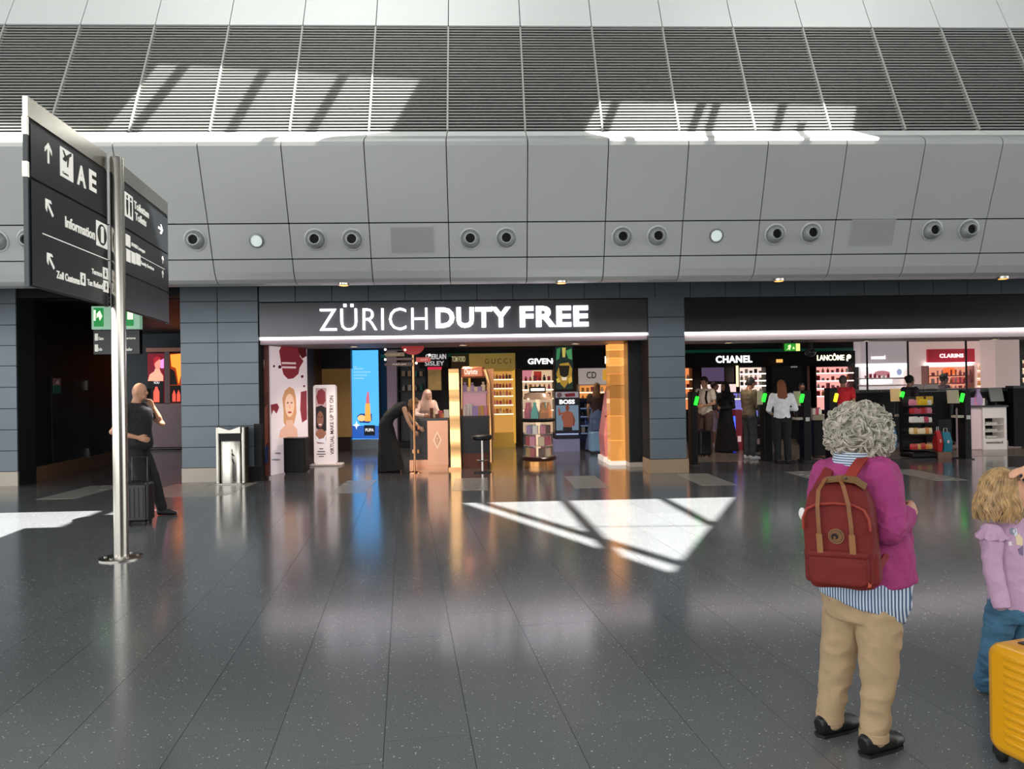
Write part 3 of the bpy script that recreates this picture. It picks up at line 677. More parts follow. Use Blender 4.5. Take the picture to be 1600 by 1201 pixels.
def goods(p, q, n, kinds, cols, where, group, sc=1.0, jit=.01, seed=0, row=''):
    r = random.Random(seed+n*7+len(where)); p, q = Vector(p), Vector(q)
    rz = math.atan2(q.y-p.y, q.x-p.x)
    for i in range(n):
        kd, co = r.choice(kinds), r.choice(cols)
        o = bpy.data.objects.new({'tube': 'cosmetic_tube', 'bag': 'snack_bag', 'pouch': 'gift_pouch', 'box': 'carton', 'jar': 'cream_jar', 'bottle': 'perfume_bottle'}[kd], good_mesh(kd, co)); COL.objects.link(o)
        c = p.lerp(q, (i+.5)/n); o.location = c+Vector((0, r.uniform(-jit, jit), 0)); o.rotation_euler = (0, 0, rz+r.uniform(-.12, .12))
        s = sc*r.uniform(.85, 1.15); o.scale = (s, s, s)
        tag(o, '%s %s, %s of %srow %s' % (co, {'tube': 'cosmetic tube', 'bag': 'snack bag', 'pouch': 'gift pouch', 'box': 'carton', 'jar': 'cream jar', 'bottle': 'perfume bottle'}[kd], ORD[i], row, where), {'tube': 'tube', 'bag': 'snack bag', 'pouch': 'pouch', 'box': 'carton', 'jar': 'jar', 'bottle': 'bottle'}[kd], group)

def shelf_unit(name, label, x0, y0, x1, y1, Y, ys, back, em, post, where, group, kinds, cols, n=6, cat='shelf', depth=.35, sc=1.0, base=True, edge=None, seed=0):
    """wall display: lit back panel, posts, shelves at frame heights ys and goods on every shelf"""
    a, b, c, e = rect(x0, y0, x1, y1, Y)
    t = thing(name, label, cat, ((a+c)/2, Y+depth, 0))
    MB().box(a, Y+depth-.02, b, c, Y+depth, e).build('back_panel', glow(back, em), t)
    for x in (a, c): MB().box(x-.02, Y, 0 if base else b, x+.02, Y+depth, e).build('side_post', post, t)
    MB().box(a, Y, e-.03, c, Y+depth, e).build('top_board', post, t)
    if base: MB().box(a, Y+.02, 0, c, Y+depth, max(b, .05)).build('base_cabinet', post, t)
    for iy, y in enumerate(ys):
        z = at((x0+x1)/2, y, Y).z
        s = MB().box(a+.02, Y, z-.025, c-.02, Y+depth-.02, z).build('shelf', post, t)
        MB().box(a+.02, Y-.012, z-.03, c-.02, Y, z+.002).build('shelf_light', edge or glow('#ffe6c4', 1.6), s)
        goods((a+.06, Y+depth*.4, z), (c-.06, Y+depth*.4, z), n, kinds, cols, where, group, sc, seed=seed+int(y), row='' if len(ys) == 1 else ('top ' if iy == 0 else 'lowest ' if iy == len(ys)-1 else ORD[iy]+' '))
    return t
WARM = '#f0b470'
# left brown room corner, poster wall, jamb poster
t = thing('wall_block', 'brown lit wall niche behind the white try-on totem', 'wall block', at(512, 700, 19.6))
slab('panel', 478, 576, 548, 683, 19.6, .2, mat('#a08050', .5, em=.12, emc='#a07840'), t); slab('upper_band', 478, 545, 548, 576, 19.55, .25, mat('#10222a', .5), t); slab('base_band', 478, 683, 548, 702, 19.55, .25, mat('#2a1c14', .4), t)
JP = Plane((-4.12, 13.72), (-4.17, 14.25)) if False else None
t = thing('jamb_poster', 'narrow dark red figure poster on the shop entrance jamb', 'poster', at(414, 745, 13.75))
slab('panel', 407, 536, 420.5, 744, 13.75, .04, mat('#4a2420', .4, em=.12, emc='#7a3028'), t)
for poly, c in (([(409, 575), (419, 560), (419, 610), (409, 620)], '#6a3026'), ([(410, 640), (418, 632), (419, 690), (411, 700)], '#8a4a38'), ([(409, 690), (415, 688), (415, 712), (409, 716)], '#8a8088'), ([(412, 700), (419, 695), (419, 722), (412, 726)], '#28305a'), ([(409, 563), (413, 562), (413, 575), (409, 576)], '#c8b8b0')):
    decal('print', poly, 13.75, mat(c, .5, em=.15, emc=c), t)
WP = Plane((-4.08, 14.31), (-3.70, 15.66))
t = thing('poster_wall', 'white advertising wall with blonde model and dark red smears', 'advertisement', (-3.9, 15, 0))
WL = 1.40
WP.box('panel', 0, 0, WL, 2.48, mat('#eadfe2', .4, em=.42, emc='#f2dce0'), t, -.06, 0)
def E(c, s=.45): return mat(c, .4, em=s, emc=c)
red = E('#8a2a38', .35); dred = E('#5a1420', .3)
smear = [(438, 560), (436, 548), (440, 540), (450, 537), (462, 538), (470, 546), (468, 556), (474, 564), (468, 574), (466, 584), (458, 591), (450, 592), (443, 585), (440, 574)]
WP.shape('smear', smear, red, t); WP.shape('smear', [(464, 538), (478, 542), (479, 556), (472, 560), (466, 550)], dred, t, 0, .006)
WP.shape('smear', [(470, 612), (479, 610), (479.5, 655), (472, 660), (469, 640)], red, t); WP.shape('smear', [(423, 632), (433, 630), (436, 636), (432, 646), (427, 640), (424, 648)], red, t)
for (x, y, r) in ((428, 572, 1.6), (472, 588, 2), (437, 573, 2.4), (475, 603, 1.5)): WP.shape('droplet', oval(x, y, r, r*1.2, 10), dred, t, 0, .006)
for y in (565.5, 572): WP.shape('caption_line', [(440, y), (462, y+.5), (462, y+3.5), (440, y+3)], E('#e8c8cc'), t, 0, .008)
WP.shape('hair', [(443, 640), (441, 622), (445, 610), (452, 604), (459, 608), (462, 620), (463, 645), (459, 662), (456, 664), (446, 664), (443, 660)], E('#c8946a'), t, 0, .005)
WP.shape('shoulders', [(436, 684), (438, 672), (446, 664), (447, 656), (457, 656), (458, 664), (464, 670), (465, 684)], E('#e0b09a'), t, 0, .007)
WP.shape('face', oval(452, 633, 7.2, 18, 20), E('#ecc0a8', .5), t, 0, .009)
for x in (449, 455): WP.shape('eye', oval(x, 629, 1.5, 1.2, 10), E('#5a4038', .3), t, 0, .011)
WP.shape('mouth', oval(452, 644, 3, 1.6, 12), E('#b04a50', .4), t, 0, .011); WP.shape('nose', [(451.4, 632), (452.6, 632), (453.3, 638), (450.8, 638)], E('#dca890', .45), t, 0, .011)
for (x, y, w) in ((434, 708, 5), (431, 718, 7)): WP.shape('shadow_stroke', oval(x, y, w, 1.6, 12), E('#a0a4a8', .2), t, 0, .006)
bb = fl(459, 741)
t = thing('display_plinth', 'black square plinth in front of the white advertising wall', 'plinth', (bb.x, 14.6, 0))
MB().rbox(bb.x-.21, 14.42, .03, bb.x+.2, 14.78, .68, .02).build('body', M_BLACK, t); MB().box(bb.x-.19, 14.44, 0, bb.x+.18, 14.76, .03).build('foot', M_DARK, t); MB().rbox(bb.x-.215, 14.41, .68, bb.x+.205, 14.79, .7, .02).build('top_plate', mat('#222226', .25), t)
# totem
TY = 15.95; a, b, c, e = rect(490, 601, 525, 726, TY)
t = thing('try_on_totem', 'white rounded totem with dark-haired model portrait and vertical lettering', 'advertising totem', ((a+c)/2, TY+.1, 0))
def rrect(x0, y0, x1, y1, r, n=5):
    out = []
    for cx, cy, s in ((x1-r, y1-r, 0), (x0+r, y1-r, 1), (x0+r, y0+r, 2), (x1-r, y0+r, 3)):
        for i in range(n+1): th = (s+i/n)*PI/2; out.append((cx+r*math.cos(th), cy+r*math.sin(th)))
    return out
MB().prism(rrect(a, .035, c, e, .06), TY, TY+.16).build('body', mat('#efe4e4', .35, em=.38, emc='#f4e4e2'), t)
MB().rbox(a-.08, TY-.12, 0, c+.12, TY+.3, .035, .05).build('foot', mat('#e6dad4', .4), t)
def td(name, poly, col, h=.004, s=.45): return decal(name, poly, TY, E(col, s), t, h)
td('portrait_field', [(493, 606), (510, 606), (510, 688), (506, 693), (496, 693), (493, 686)], '#c0a0a0', .003, .3)
td('smear', [(494, 620), (497, 610), (503, 607), (508, 612), (509, 626), (505, 632), (497, 631)], '#8a2a34', .006, .3)
td('hair', [(493.5, 636), (502, 633), (510, 637), (510, 672), (504, 676), (494, 668)], '#20141a', .006, .1)
td('face', oval(500.5, 655, 5.2, 13), '#8a5a48', .009, .3); td('shoulders', [(494, 690), (493.5, 676), (498, 670), (504, 670), (509, 676), (509.5, 686), (506, 692), (497, 692)], '#a06a52', .008, .3)
td('mouth', oval(500.5, 663, 2.6, 1.4, 10), '#e8d8d8', .012, .4); td('blouse', [(494, 690), (493.5, 680), (499, 686), (506, 684), (509.5, 678), (509, 692)], '#e8e4ea', .01, .4)
for x in (498.3, 503): td('eye', oval(x, 651, 1.1, .9, 8), '#1a0e0c', .012, .05)
for y, w in ((700, 6), (704.5, 12), (708.5, 14), (712, 8)): td('caption_line', [(502-w/2, y), (502+w/2, y), (502+w/2, y+1.6), (502-w/2, y+1.6)], '#6a6070', .004, .1)
a2, b2, c2, e2 = rect(515.5, 618, 521.5, 710, TY)
lettering('lettering', 'VIRTUAL MAKE UP TRY ON', 0, 0, e2-b2, c2-a2, ((c2, TY, b2), (0, 0, 1), (-1, 0, 0), (0, -1, 0)), mat('#4a2a30', .5), t, .015, .004)
# blue light box
BY = 20.2
t = thing('light_box', 'tall light blue backlit panel with golden lipstick', 'advertisement', at(569, 700, BY))
slab('screen', 545.5, 547, 592, 686, BY, .12, glow('#4aa6f0', 1.5), t); slab('plinth', 545.5, 686, 592, 701, BY-.02, .3, mat('#8a98a8', .4), t); slab('frame', 543, 546, 545.5, 700, BY-.03, .18, M_DARK, t); slab('frame', 592, 546, 594, 700, BY-.03, .18, M_DARK, t)
def bd(name, poly, col, h=.01, s=1.2): return decal(name, poly, BY, glow(col, s), t, h)
bd('gradient_field', [(546, 665), (592, 665), (592, 685), (546, 685)], '#2a62c0', .006, 1.0)
bd('lipstick_case', [(571, 630), (578, 630), (580, 658), (570, 658)], '#f0b050', .014); bd('lipstick_tip', [(572, 624), (574, 612), (576.5, 612), (577.5, 630), (572, 630)], '#d86a78', .014)
bd('compact', [(558, 650), (563, 646), (581, 646), (581, 657), (576, 661), (562, 660)], '#203a80', .01); bd('compact_lid', oval(565, 653, 6, 5), '#f0c88a', .013); bd('star', [(557, 671), (555.5, 666), (551, 664), (555.5, 662), (557, 657), (558.5, 662), (563, 664), (558.5, 666)], '#e8f0ff', .012)
bd('brand_field', [(569, 664), (586, 664), (586, 680), (569, 680)], '#101824', .012, .6); ptext('lettering', 'PUPA', 571, 669, 584, 674, BY-.012, glow('#ffffff', 1), t, .03, .006)
for y, w in ((572, 4), (575, 14), (580, 26), (585, 20), (590, 16)): bd('caption_line', [(553, y), (553+w, y), (553+w, y+2), (553, y+2)], '#8ac8f8', .008, 1.2)
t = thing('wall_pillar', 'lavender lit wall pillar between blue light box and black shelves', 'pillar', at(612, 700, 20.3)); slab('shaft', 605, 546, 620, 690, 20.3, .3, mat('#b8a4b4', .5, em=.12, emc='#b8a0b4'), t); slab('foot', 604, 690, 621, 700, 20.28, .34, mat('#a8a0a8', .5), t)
# black wall shelves left of the counter
t = shelf_unit('wall_shelf', 'black wall display with few pale boxes behind the signpost', 622, 550, 666, 690, 20.2, (588, 610, 640), '#0a0a0c', .02, M_BLACK, 'on the black wall display behind the signpost', 'goods on the black wall display', ['box', 'bottle'], ['white', 'cream', 'teal'], 4, edge=M_DARK, sc=1.2)
ptext('lettering', 'GUERLAIN', 665, 553, 697, 561, 20.0, glow('#f0e8e8', .8), t, .01); ptext('lettering', 'SISLEY', 664, 564, 694, 571, 20.0, glow('#f0e8e8', .7), t, .01)
slab('header', 655, 548, 700, 576, 20.02, .1, M_BLACK, t)
t = thing('wall_poster', 'bronze landscape poster behind the make-up counter', 'poster', at(678, 610, 19.6)); slab('frame', 668, 576, 690, 610, 19.6, .05, mat('#6a5030', .4), t); slab('print', 669, 577, 689, 609, 19.585, .015, mat('#a88850', .5, em=.25, emc='#a88850', var=.4, vscale=3), t); slab('red_bar', 668, 573, 690, 577, 19.57, .05, glow('#d01840', 1), t)
t = thing('wall_poster', 'brown panel with pale lettering left of the gold unit', 'panel', at(718, 600, 20.3)); slab('board', 705, 553, 733, 600, 20.3, .06, mat('#5a4a24', .5), t); ptext('lettering', 'TOM FORD', 706, 556.5, 727, 565, 20.3, glow('#d8c898', .7), t, .01)
# gold wall unit
t = shelf_unit('gold_wall_unit', 'gold wall unit with engraved header and lit shelves', 766, 578, 803.5, 676, 19.9, (592, 606, 618, 632, 646), '#d89a48', .9, mat('#c8a04a', .3, .6, em=.12, emc='#c89030'), 'on the gold wall unit', 'perfumes on the gold wall unit', ['bottle', 'box', 'bottle'], ['gold', 'cream', 'rose', 'amber', 'brown', 'pink'], 6, sc=.9)
slab('header', 733, 552, 805, 578, 19.88, .3, mat('#c0a050', .35, .5, em=.15, emc='#c0a050'), t); ptext('lettering', 'GUCCI', 757.5, 560, 798, 568, 19.879, mat('#5a4818', .4), t, .0, .01, 1.4)
for x in (734, 804): slab('post', x-1.6, 578, x+1.6, 692, 19.85, .3, glow('#f0b040', .75), t)
# white tester gondola in front of it
GP = Plane(fl(771, 694)[:2], fl(800, 684)[:2])
t = thing('tester_gondola', 'small dark gondola with white lit tester shelves', 'display stand', GP.P(.3, 0, -.15))
GL = (fl(800, 684)-fl(771, 694)).length
GP.box('body', 0, .0, GL, 1.05, mat('#2a1c20', .4), t, -.3, 0)
for z in (.22, .5, .78): GP.box('lit_tray', .05, z, GL-.05, z+.2, glow('#f2dcd0', .9), t, 0, .015)
for z in (.22, .5, .78):
    p, q = GP.P(.08, z, .05), GP.P(GL-.08, z, .05); GP.box('shelf', .04, z-.02, GL-.04, z, mat('#3a2a2c', .4), t, .0, .09)
    goods(p, q, 5, ['box', 'jar', 'bottle'], ['brown', 'black', 'white', 'red'], 'on the white lit tester shelves', 'testers on the small gondola', .85, row={.22: 'lowest ', .5: 'middle ', .78: 'top '}[z])
# black wall with lettering, lit shelves
t = shelf_unit('wall_shelf', 'lit wall shelves under white capital lettering beside gold unit', 815.5, 576, 866, 676, 19.7, (595, 608, 622, 640), '#f0c8a0', .8, M_BLACK, 'on the lit shelves right of the gold unit', 'goods on the lit shelves right of the gold unit', ['bottle', 'box'], ['rose', 'black', 'red', 'cream', 'pink', 'amber'], 6, edge=glow('#ffe8c8', 2.2))
slab('header', 806, 548, 900, 575, 19.72, .3, M_BLACK, t); ptext('lettering', 'GIVENCHY', 824.5, 559.5, 893, 568.5, 19.72, glow('#ffffff', 1.8), t, .03)
for poly, c in (([(816, 577), (832, 577), (828, 594), (816, 594)], '#e08a98'), ([(834, 580), (846, 580), (846, 594), (834, 594)], '#b03028')): decal('poster_print', poly, 20.02, glow(c, .8), t, .01)
# hanging perfume poster
HY = 17.6
t = thing('hanging_light_box', 'tall hanging light box with ornate golden perfume bottle', 'advertisement', at(881, 610, HY)); slab('case', 866, 532, 896.5, 610, HY, .2, M_BLACK, t); slab('lamp_bar', 867, 535.5, 895, 539, HY-.01, .02, glow('#ffe8d0', 2), t)
slab('screen', 868, 541, 895, 608, HY-.012, .012, glow('#12302a', .6), t)
for poly, c, h in (([(870, 545), (876, 543), (874, 560), (869, 563)], '#3a8a5a', .018), ([(884, 548), (893, 544), (894, 562), (888, 560)], '#4a9a60', .018), ([(878, 543), (884, 543), (883, 558), (879, 558)], '#d0c060', .018), ([(869, 585), (875, 568), (888, 566), (894, 576), (893, 590), (886, 600), (882, 606), (876, 600)], '#b08a30', .018), ([(873, 571), (890, 571), (888, 586), (882, 590), (875, 586)], '#141008', .022), ([(877, 589), (886, 589), (885, 594), (878, 594)], '#f0e0c0', .024), ([(869, 592), (873, 590), (876, 596), (871, 598)], '#e0c050', .022), ([(888, 592), (893, 586), (894, 596), (889, 600)], '#e8b848', .022)):
    decal('print', poly, HY-.012, glow(c, .8), t, h-.012)
for x in (870, 893): slab('hanger', x-.6, 500, x+.6, 532, HY+.1, .02, M_DARK, t)
# poster stand with torso
BY2 = 18.3
t = thing('poster_stand', 'navy poster stand with bare-chested model under a capital lettered header', 'advertisement', at(887, 692, BY2))
slab('body', 867, 611, 906, 690, BY2, .35, mat('#1a2038', .4), t); slab('screen', 869, 633, 904, 672, BY2-.012, .012, glow('#7890a4', .7), t); slab('top_print', 868, 612, 904, 621, BY2-.012, .012, glow('#b0a4ac', .6), t)
ptext('lettering', 'BOSS', 874, 624, 898, 631, BY2, glow('#ffffff', 1.3), t, .04, .015)
def sd(n_, poly, c, h=.006, s=.6): return decal(n_, poly, BY2-.012, glow(c, s), t, h)
sd('torso', [(880, 671), (880, 660), (877, 652), (879, 645), (884, 642), (890, 642), (895, 645), (897, 652), (894, 660), (893.5, 671)], '#a85a40'); sd('head', oval(886.5, 637, 3, 5), '#8a4430', .008); sd('raised_arm', [(879, 646), (873, 650), (872, 638), (874, 637), (876, 645), (880, 643)], '#a05438', .007); sd('arm', [(895, 646), (899, 656), (897, 666), (894, 664), (895, 656)], '#8a4632', .007); sd('trousers', [(879.5, 667), (894, 667), (894, 672), (879.5, 672)], '#1c1a20', .009)
sd('print_red', [(882, 615), (898, 613.5), (899, 619), (884, 620)], '#7a1a2c', .006); sd('print_face', oval(874, 617, 4, 4), '#6a4a50', .006)
slab('plinth_light', 869, 677, 904, 679, BY2-.02, .02, glow('#a8b8e0', .9), t); slab('foot', 866, 686, 906, 692, BY2-.06, .45, mat('#9a9ab8', .4, em=.15, emc='#9090c0'), t)
shelf_unit('navy_shelf', 'narrow navy shelf rack beside the torso poster stand', 906, 622, 927, 690, 18.7, (637, 650, 664, 676), '#141c38', .3, mat('#171c30', .4), 'on the narrow navy shelf rack', 'bottles on the navy rack', ['bottle', 'box'], ['black', 'white', 'blue'], 3, edge=glow('#7890b8', .5))
# wall unit with oval monogram
t = shelf_unit('wall_shelf', 'warm lit wall unit under a pale monogram panel', 905, 600, 957, 680, 19.9, (612, 626, 642, 656), '#f09a50', .9, mat('#e0ccbc', .4), 'on the warm lit unit under the monogram', 'goods under the monogram panel', ['bottle', 'box'], ['amber', 'gold', 'rose', 'white', 'orange'], 6)
slab('monogram_panel', 905, 575, 957, 600, 19.85, .2, mat('#cfc4c0', .4, em=.35, emc='#d8c8c0'), t); slab('header', 897, 548, 985, 574, 19.9, .3, M_BLACK, t); ptext('lettering', 'DIOR', 945, 556, 981, 568, 19.9, glow('#fff4e8', 1.6), t, .03)
ptext('monogram', 'CD', 916.5, 580.5, 931.5, 591, 19.85, mat('#2a2426', .4), t, .01); slab('amber_print', 942, 577, 957, 594, 19.83, .02, glow('#e0a030', .8), t)
# slanted pink display
t = thing('pink_display', 'slanted pink display counter with white foot beside the copper pillar', 'display counter', at(956, 728, 15.6))
a, b, c, e = rect(946, 690, 972, 727, 15.6)
q = MB(); q.rings([[Vector((a, 15.6, .1)), Vector((c, 15.6, .1)), Vector((c, 16.3, .1)), Vector((a, 16.3, .1))], [Vector((a-.03, 15.6, .55)), Vector((c, 15.6, .55)), Vector((c, 16.3, .55)), Vector((a-.03, 16.3, .55))], [Vector((a+.12, 15.9, 1.35)), Vector((c, 15.9, 1.35)), Vector((c, 16.3, 1.5)), Vector((a+.12, 16.3, 1.5))]])
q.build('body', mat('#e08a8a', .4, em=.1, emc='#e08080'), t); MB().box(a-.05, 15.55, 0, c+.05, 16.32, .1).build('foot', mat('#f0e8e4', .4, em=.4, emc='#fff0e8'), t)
for z in (.55, .95): MB().box(a-.02+z*.06, 15.56+z*.12, z, c, 15.75+z*.12, z+.03).build('ledge', mat('#9a4048', .4), t)
# copper pillar, black pillar, blue jamb
t = thing('copper_pillar', 'mirror copper clad pillar with painted glow, at the right of the left shop', 'pillar', at(966, 725, 14.9))
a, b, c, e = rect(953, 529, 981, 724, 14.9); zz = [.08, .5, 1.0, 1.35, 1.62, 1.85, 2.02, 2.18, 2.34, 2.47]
for i in range(len(zz)-1): MB().box(a, 14.9, zz[i]+.004, c, 15.3, zz[i+1]-.004).build('copper_panel', mat('#e0a060', .14+.04*(i % 2), 1.0, em=(.8, .75, .6, .35, .55, .65, 1.2, .7, 1.3)[i], emc='#f0a050'), t)  # emission per panel paints reflected highlight bands into the copper
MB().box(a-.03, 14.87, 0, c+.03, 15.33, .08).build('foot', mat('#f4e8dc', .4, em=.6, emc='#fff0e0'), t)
t = thing('black_pillar', 'plain black pillar with pale foot beside the copper pillar', 'pillar', at(995, 727, 14.5)); a, b, c, e = rect(982, 529, 1008, 727, 14.5)
MB().rbox(a, 14.5, .09, c, 15.0, 2.49, .015).build('shaft', mat('#1c1a1a', .4), t); MB().box(a, 14.48, 0, c+.02, 15.02, .09).build('foot', mat('#c8b8a8', .4), t)
t = thing('jamb_poster', 'narrow pale blue poster strip beside the dark column', 'poster', at(1011, 720, 14.1)); slab('panel', 1007, 533, 1016, 716, 14.1, .05, mat('#7aa0b8', .4, em=.3, emc='#7ab0d0'), t)
decal('print', [(1010, 600), (1015, 585), (1016, 650), (1011, 660)], 14.1, E('#c08a78', .3), t); decal('print', [(1010, 662), (1016, 652), (1016, 700), (1012, 690)], 14.1, E('#28486a', .2), t)

# --- make-up counter group
M_BRN = mat('#241416', .35); CY_ = 14.75
t = thing('makeup_counter', 'black make-up counter with copper front panel and diamond emblem', 'counter', at(672, 734, CY_))
slab('body', 641, 657, 700, 718, CY_+.06, .6, M_BRN, t); slab('top', 639, 653, 700, 657.5, CY_+.03, .66, mat('#1a1012', .15), t)
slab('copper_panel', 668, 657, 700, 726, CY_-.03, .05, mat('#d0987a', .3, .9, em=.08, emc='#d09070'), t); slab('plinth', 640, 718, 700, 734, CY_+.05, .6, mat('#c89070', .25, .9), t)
decal('emblem', [(676.5, 687), (683.3, 673), (690, 687), (683.3, 701)], CY_-.03, mat('#f0c8a8', .3, .7), t, .008); decal('emblem_field', [(679, 687), (683.3, 677), (687.6, 687), (683.3, 697)], CY_-.038, mat('#c08a6a', .3, .9), t, .004); ptext('emblem_letter', 'T', 681.5, 684, 685, 691, CY_-.042, mat('#f0c8a8', .3, .7), t, .01, .006)
for y in (668, 705):
    for x in (646, 653.5): slab('clasp', x-1.5, y-3, x+1.5, y+3, CY_-.012, .012, M_COPPER, t)
t = thing('copper_post', 'wide wavy polished copper post in the middle of the make-up counter', 'post', at(711, 735, 14.6))
q = MB(); rr = []
for i in range(15):
    y = 576+i*(158/14); z = at(710, y, 14.6).z; wv = .02*math.sin(i*1.7); cx = at(708.5+i*.3, y, 14.6).x; rr.append([Vector((cx-.1, 14.6+wv, z)), Vector((cx+.1, 14.6+wv, z)), Vector((cx+.1, 14.75+wv, z)), Vector((cx-.1, 14.75+wv, z))])
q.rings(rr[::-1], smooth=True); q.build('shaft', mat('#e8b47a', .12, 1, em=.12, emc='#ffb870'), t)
slab('foot', 701, 730, 721, 735.5, 14.58, .2, M_COPPER, t)
t = thing('tester_bar', 'black tester bar with cosmetics and copper frame right of the copper post', 'counter', at(742, 720, 14.9))
slab('body', 719, 654, 764, 708, 14.9, .6, mat('#150f10', .4), t); slab('top', 718, 650, 765, 654.5, 14.87, .66, M_BRN, t); slab('plinth', 720, 708, 762, 726, 14.95, .5, mat('#5a3020', .3, .6), t)
slab('glow_shelf', 722, 611, 762, 614, 15.3, .25, mat('#d8a8b8', .3), t); slab('back_mirror', 722, 614, 760, 650, 15.52, .03, glow('#e8a8b0', .55), t)
a, b, c, e = rect(720, 573, 758, 590, 14.95)
MB().rbox(a, 14.95, b, c, 15.4, e, .06).build('canopy', mat('#c07050', .25, .7, em=.1, emc='#d08060'), t); ptext('lettering', 'Charlotte', 725.5, 576, 746, 584.5, 14.94, glow('#fff0e4', 1.6), t, -.005, .02)
MB().tube([at(768, 722, 14.9), at(767, 660, 14.9), at(764, 600, 14.9), at(757, 577, 14.9)], .035, 8).build('copper_frame', M_COPPER, t)
MB().tube([at(722, 652, 15.3), at(722, 585, 15.3)], .02, 8).build('copper_frame', M_COPPER, t)
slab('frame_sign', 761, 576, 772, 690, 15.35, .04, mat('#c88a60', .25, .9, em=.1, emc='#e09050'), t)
za = at(740, 650, 15.0).z+.001; zb_ = at(740, 611, 15.35).z+.001
goods((at(723, 650, 15.1).x, 15.1, za), (at(762, 650, 15.1).x, 15.1, za), 7, ['tube', 'box', 'tube'], ['pink', 'gold', 'white', 'rose', 'lilac', 'amber'], 'standing on the tester bar top', 'testers on the tester bar', 1.5, seed=5)
goods((at(724, 611, 15.4).x, 15.42, zb_), (at(758, 611, 15.4).x, 15.42, zb_), 6, ['jar', 'bottle'], ['pink', 'cream', 'lilac', 'gold'], 'on the pink upper tester shelf', 'upper testers', 1.2, seed=9)
ct = at(672, 653, 15.0).z+.001
goods((at(672, 653, 15.0).x, 15.0, ct), (at(700, 653, 15.0).x, 15.0, ct), 6, ['jar', 'box', 'tube', 'jar'], ['orange', 'white', 'brown', 'cream', 'red'], 'on the copper fronted counter top', 'cosmetics on the copper fronted counter', 1.2, seed=2)
t = thing('bar_stool', 'black bar stool with chrome column in front of the tester bar', 'stool', fl(754, 738))
p = fl(754, 738)
MB().lathe(p, [(.17, 0), (.17, .015), (.03, .03)], 20).build('foot', M_DARK, t); MB().lathe(p, [(.022, .03), (.022, .62)], 12).build('column', M_CHROME, t); MB().lathe(p, [(.16, .62), (.19, .65), (.19, .7), (.15, .72)], 20).build('seat', M_BLACK, t); MB().lathe(p, [(.1, .22), (.11, .235), (.1, .25)], 16).build('footrest', M_CHROME, t)
# --- copper signpost with arrow boards
SP = (at(648, 735, 14.3).x, 14.3); p = Vector((SP[0], SP[1], 0))
t = thing('signpost', 'slim copper signpost with arrow boards and red half disc on top', 'signpost', p)
MB().lathe(p, [(.022, .02), (.022, 2.42)], 14).build('pole', M_COPPER, t); MB().lathe(p, [(.14, 0), (.14, .012), (.03, .03)], 20).build('foot', M_COPPER, t)
zc = 2.44; MB().prism([(SP[0]+.22*math.cos(PI+PI*i/14), zc+.17*math.sin(PI+PI*i/14)) for i in range(15)], 14.26, 14.29).build('half_disc', E('#b02a2a', .3), t)
def board(x0, x1, y0, y1, col, tip, s='', tc='#f0d8c8'):
    a, b, c, e = rect(x0, y0, x1, y1, 14.27); m = (b+e)/2; k = (e-b)*.5
    poly = [(a+k, b), (c, b), (c, e), (a+k, e), (a, m)] if tip < 0 else [(a, b), (c-k, b), (c, m), (c-k, e), (a, e)]
    o = MB().prism(poly, 14.262, 14.278).build('arrow_board', E(col, .2), t)
    if s: lettering('lettering', s, a+(c-a)*.3, b+(e-b)*.3, a+(c-a)*.78, b+(e-b)*.7, front(14.262), mat(tc, .4), o, .01, .003)
board(600, 632, 550.5, 556.5, '#8a7450', -1, 'MAKE UP'); board(600, 645, 559, 562.5, '#5a4038', -1); board(600, 645, 566, 572, '#4a2a26', -1, 'PERFUME'); board(650, 674, 558, 565.5, '#d05048', 1, 'BEAUTY'); board(602, 640, 546, 548, '#4a3430', -1)
for (x, y) in ((602, 546), (633, 546.5), (671, 554.5), (602, 561.5), (650.5, 567)):
    MB().ell(at(x, y, 14.27), (.025, .025, .025), 10, 6).build('bulb', glow('#fff4e0', 2), t)
# --- round rotating gift stand
RC = Vector((at(843, 728, 14.9).x, 15.15, 0)); 
t = thing('carousel_stand', 'round tiered glass gift stand with coloured pouches and boxes', 'display stand', RC)
W_ = M_COPPER
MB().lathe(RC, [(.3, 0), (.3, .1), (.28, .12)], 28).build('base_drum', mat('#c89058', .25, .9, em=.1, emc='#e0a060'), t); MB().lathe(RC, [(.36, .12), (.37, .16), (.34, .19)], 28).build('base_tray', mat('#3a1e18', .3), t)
gl = mat('#e8f0f0', .05, 0, alpha=.12, spec=.4)
for z0, z1, r in ((.19, .42, .31), (.42, .66, .31), (.66, .9, .31), (.97, 1.36, .33)):
    MB().lathe(RC, [(r, z0), (r, z1)], 28, cap=False).build('glass_cylinder', gl, t)
for z in (.42, .66): MB().lathe(RC, [(.3, z-.012), (.3, z)], 28).build('glass_shelf', mat('#d8b0a0', .1, .3), t)
MB().lathe(RC, [(.34, .9), (.36, .93), (.36, .95), (.33, .97)], 28).build('dark_ring', M_BLACK, t); MB().lathe(RC, [(.045, .19), (.045, 1.62)], 14).build('core', mat('#f8e4c8', .3, em=.8, emc='#ffe0b0'), t)
MB().lathe(RC, [(.31, 1.36), (.27, 1.44), (.2, 1.5)], 28).build('dome', mat('#caa890', .15, .4), t); MB().rbox(RC.x-.17, RC.y-.1, 1.5, RC.x+.17, RC.y+.1, 1.62, .03).build('lit_header', mat('#2a1a14', .4), t); MB().box(RC.x-.14, RC.y-.106, 1.535, RC.x+.14, RC.y-.1, 1.585).build('header_lamp', glow('#fff0dc', 2.5), t)
r = random.Random(4)
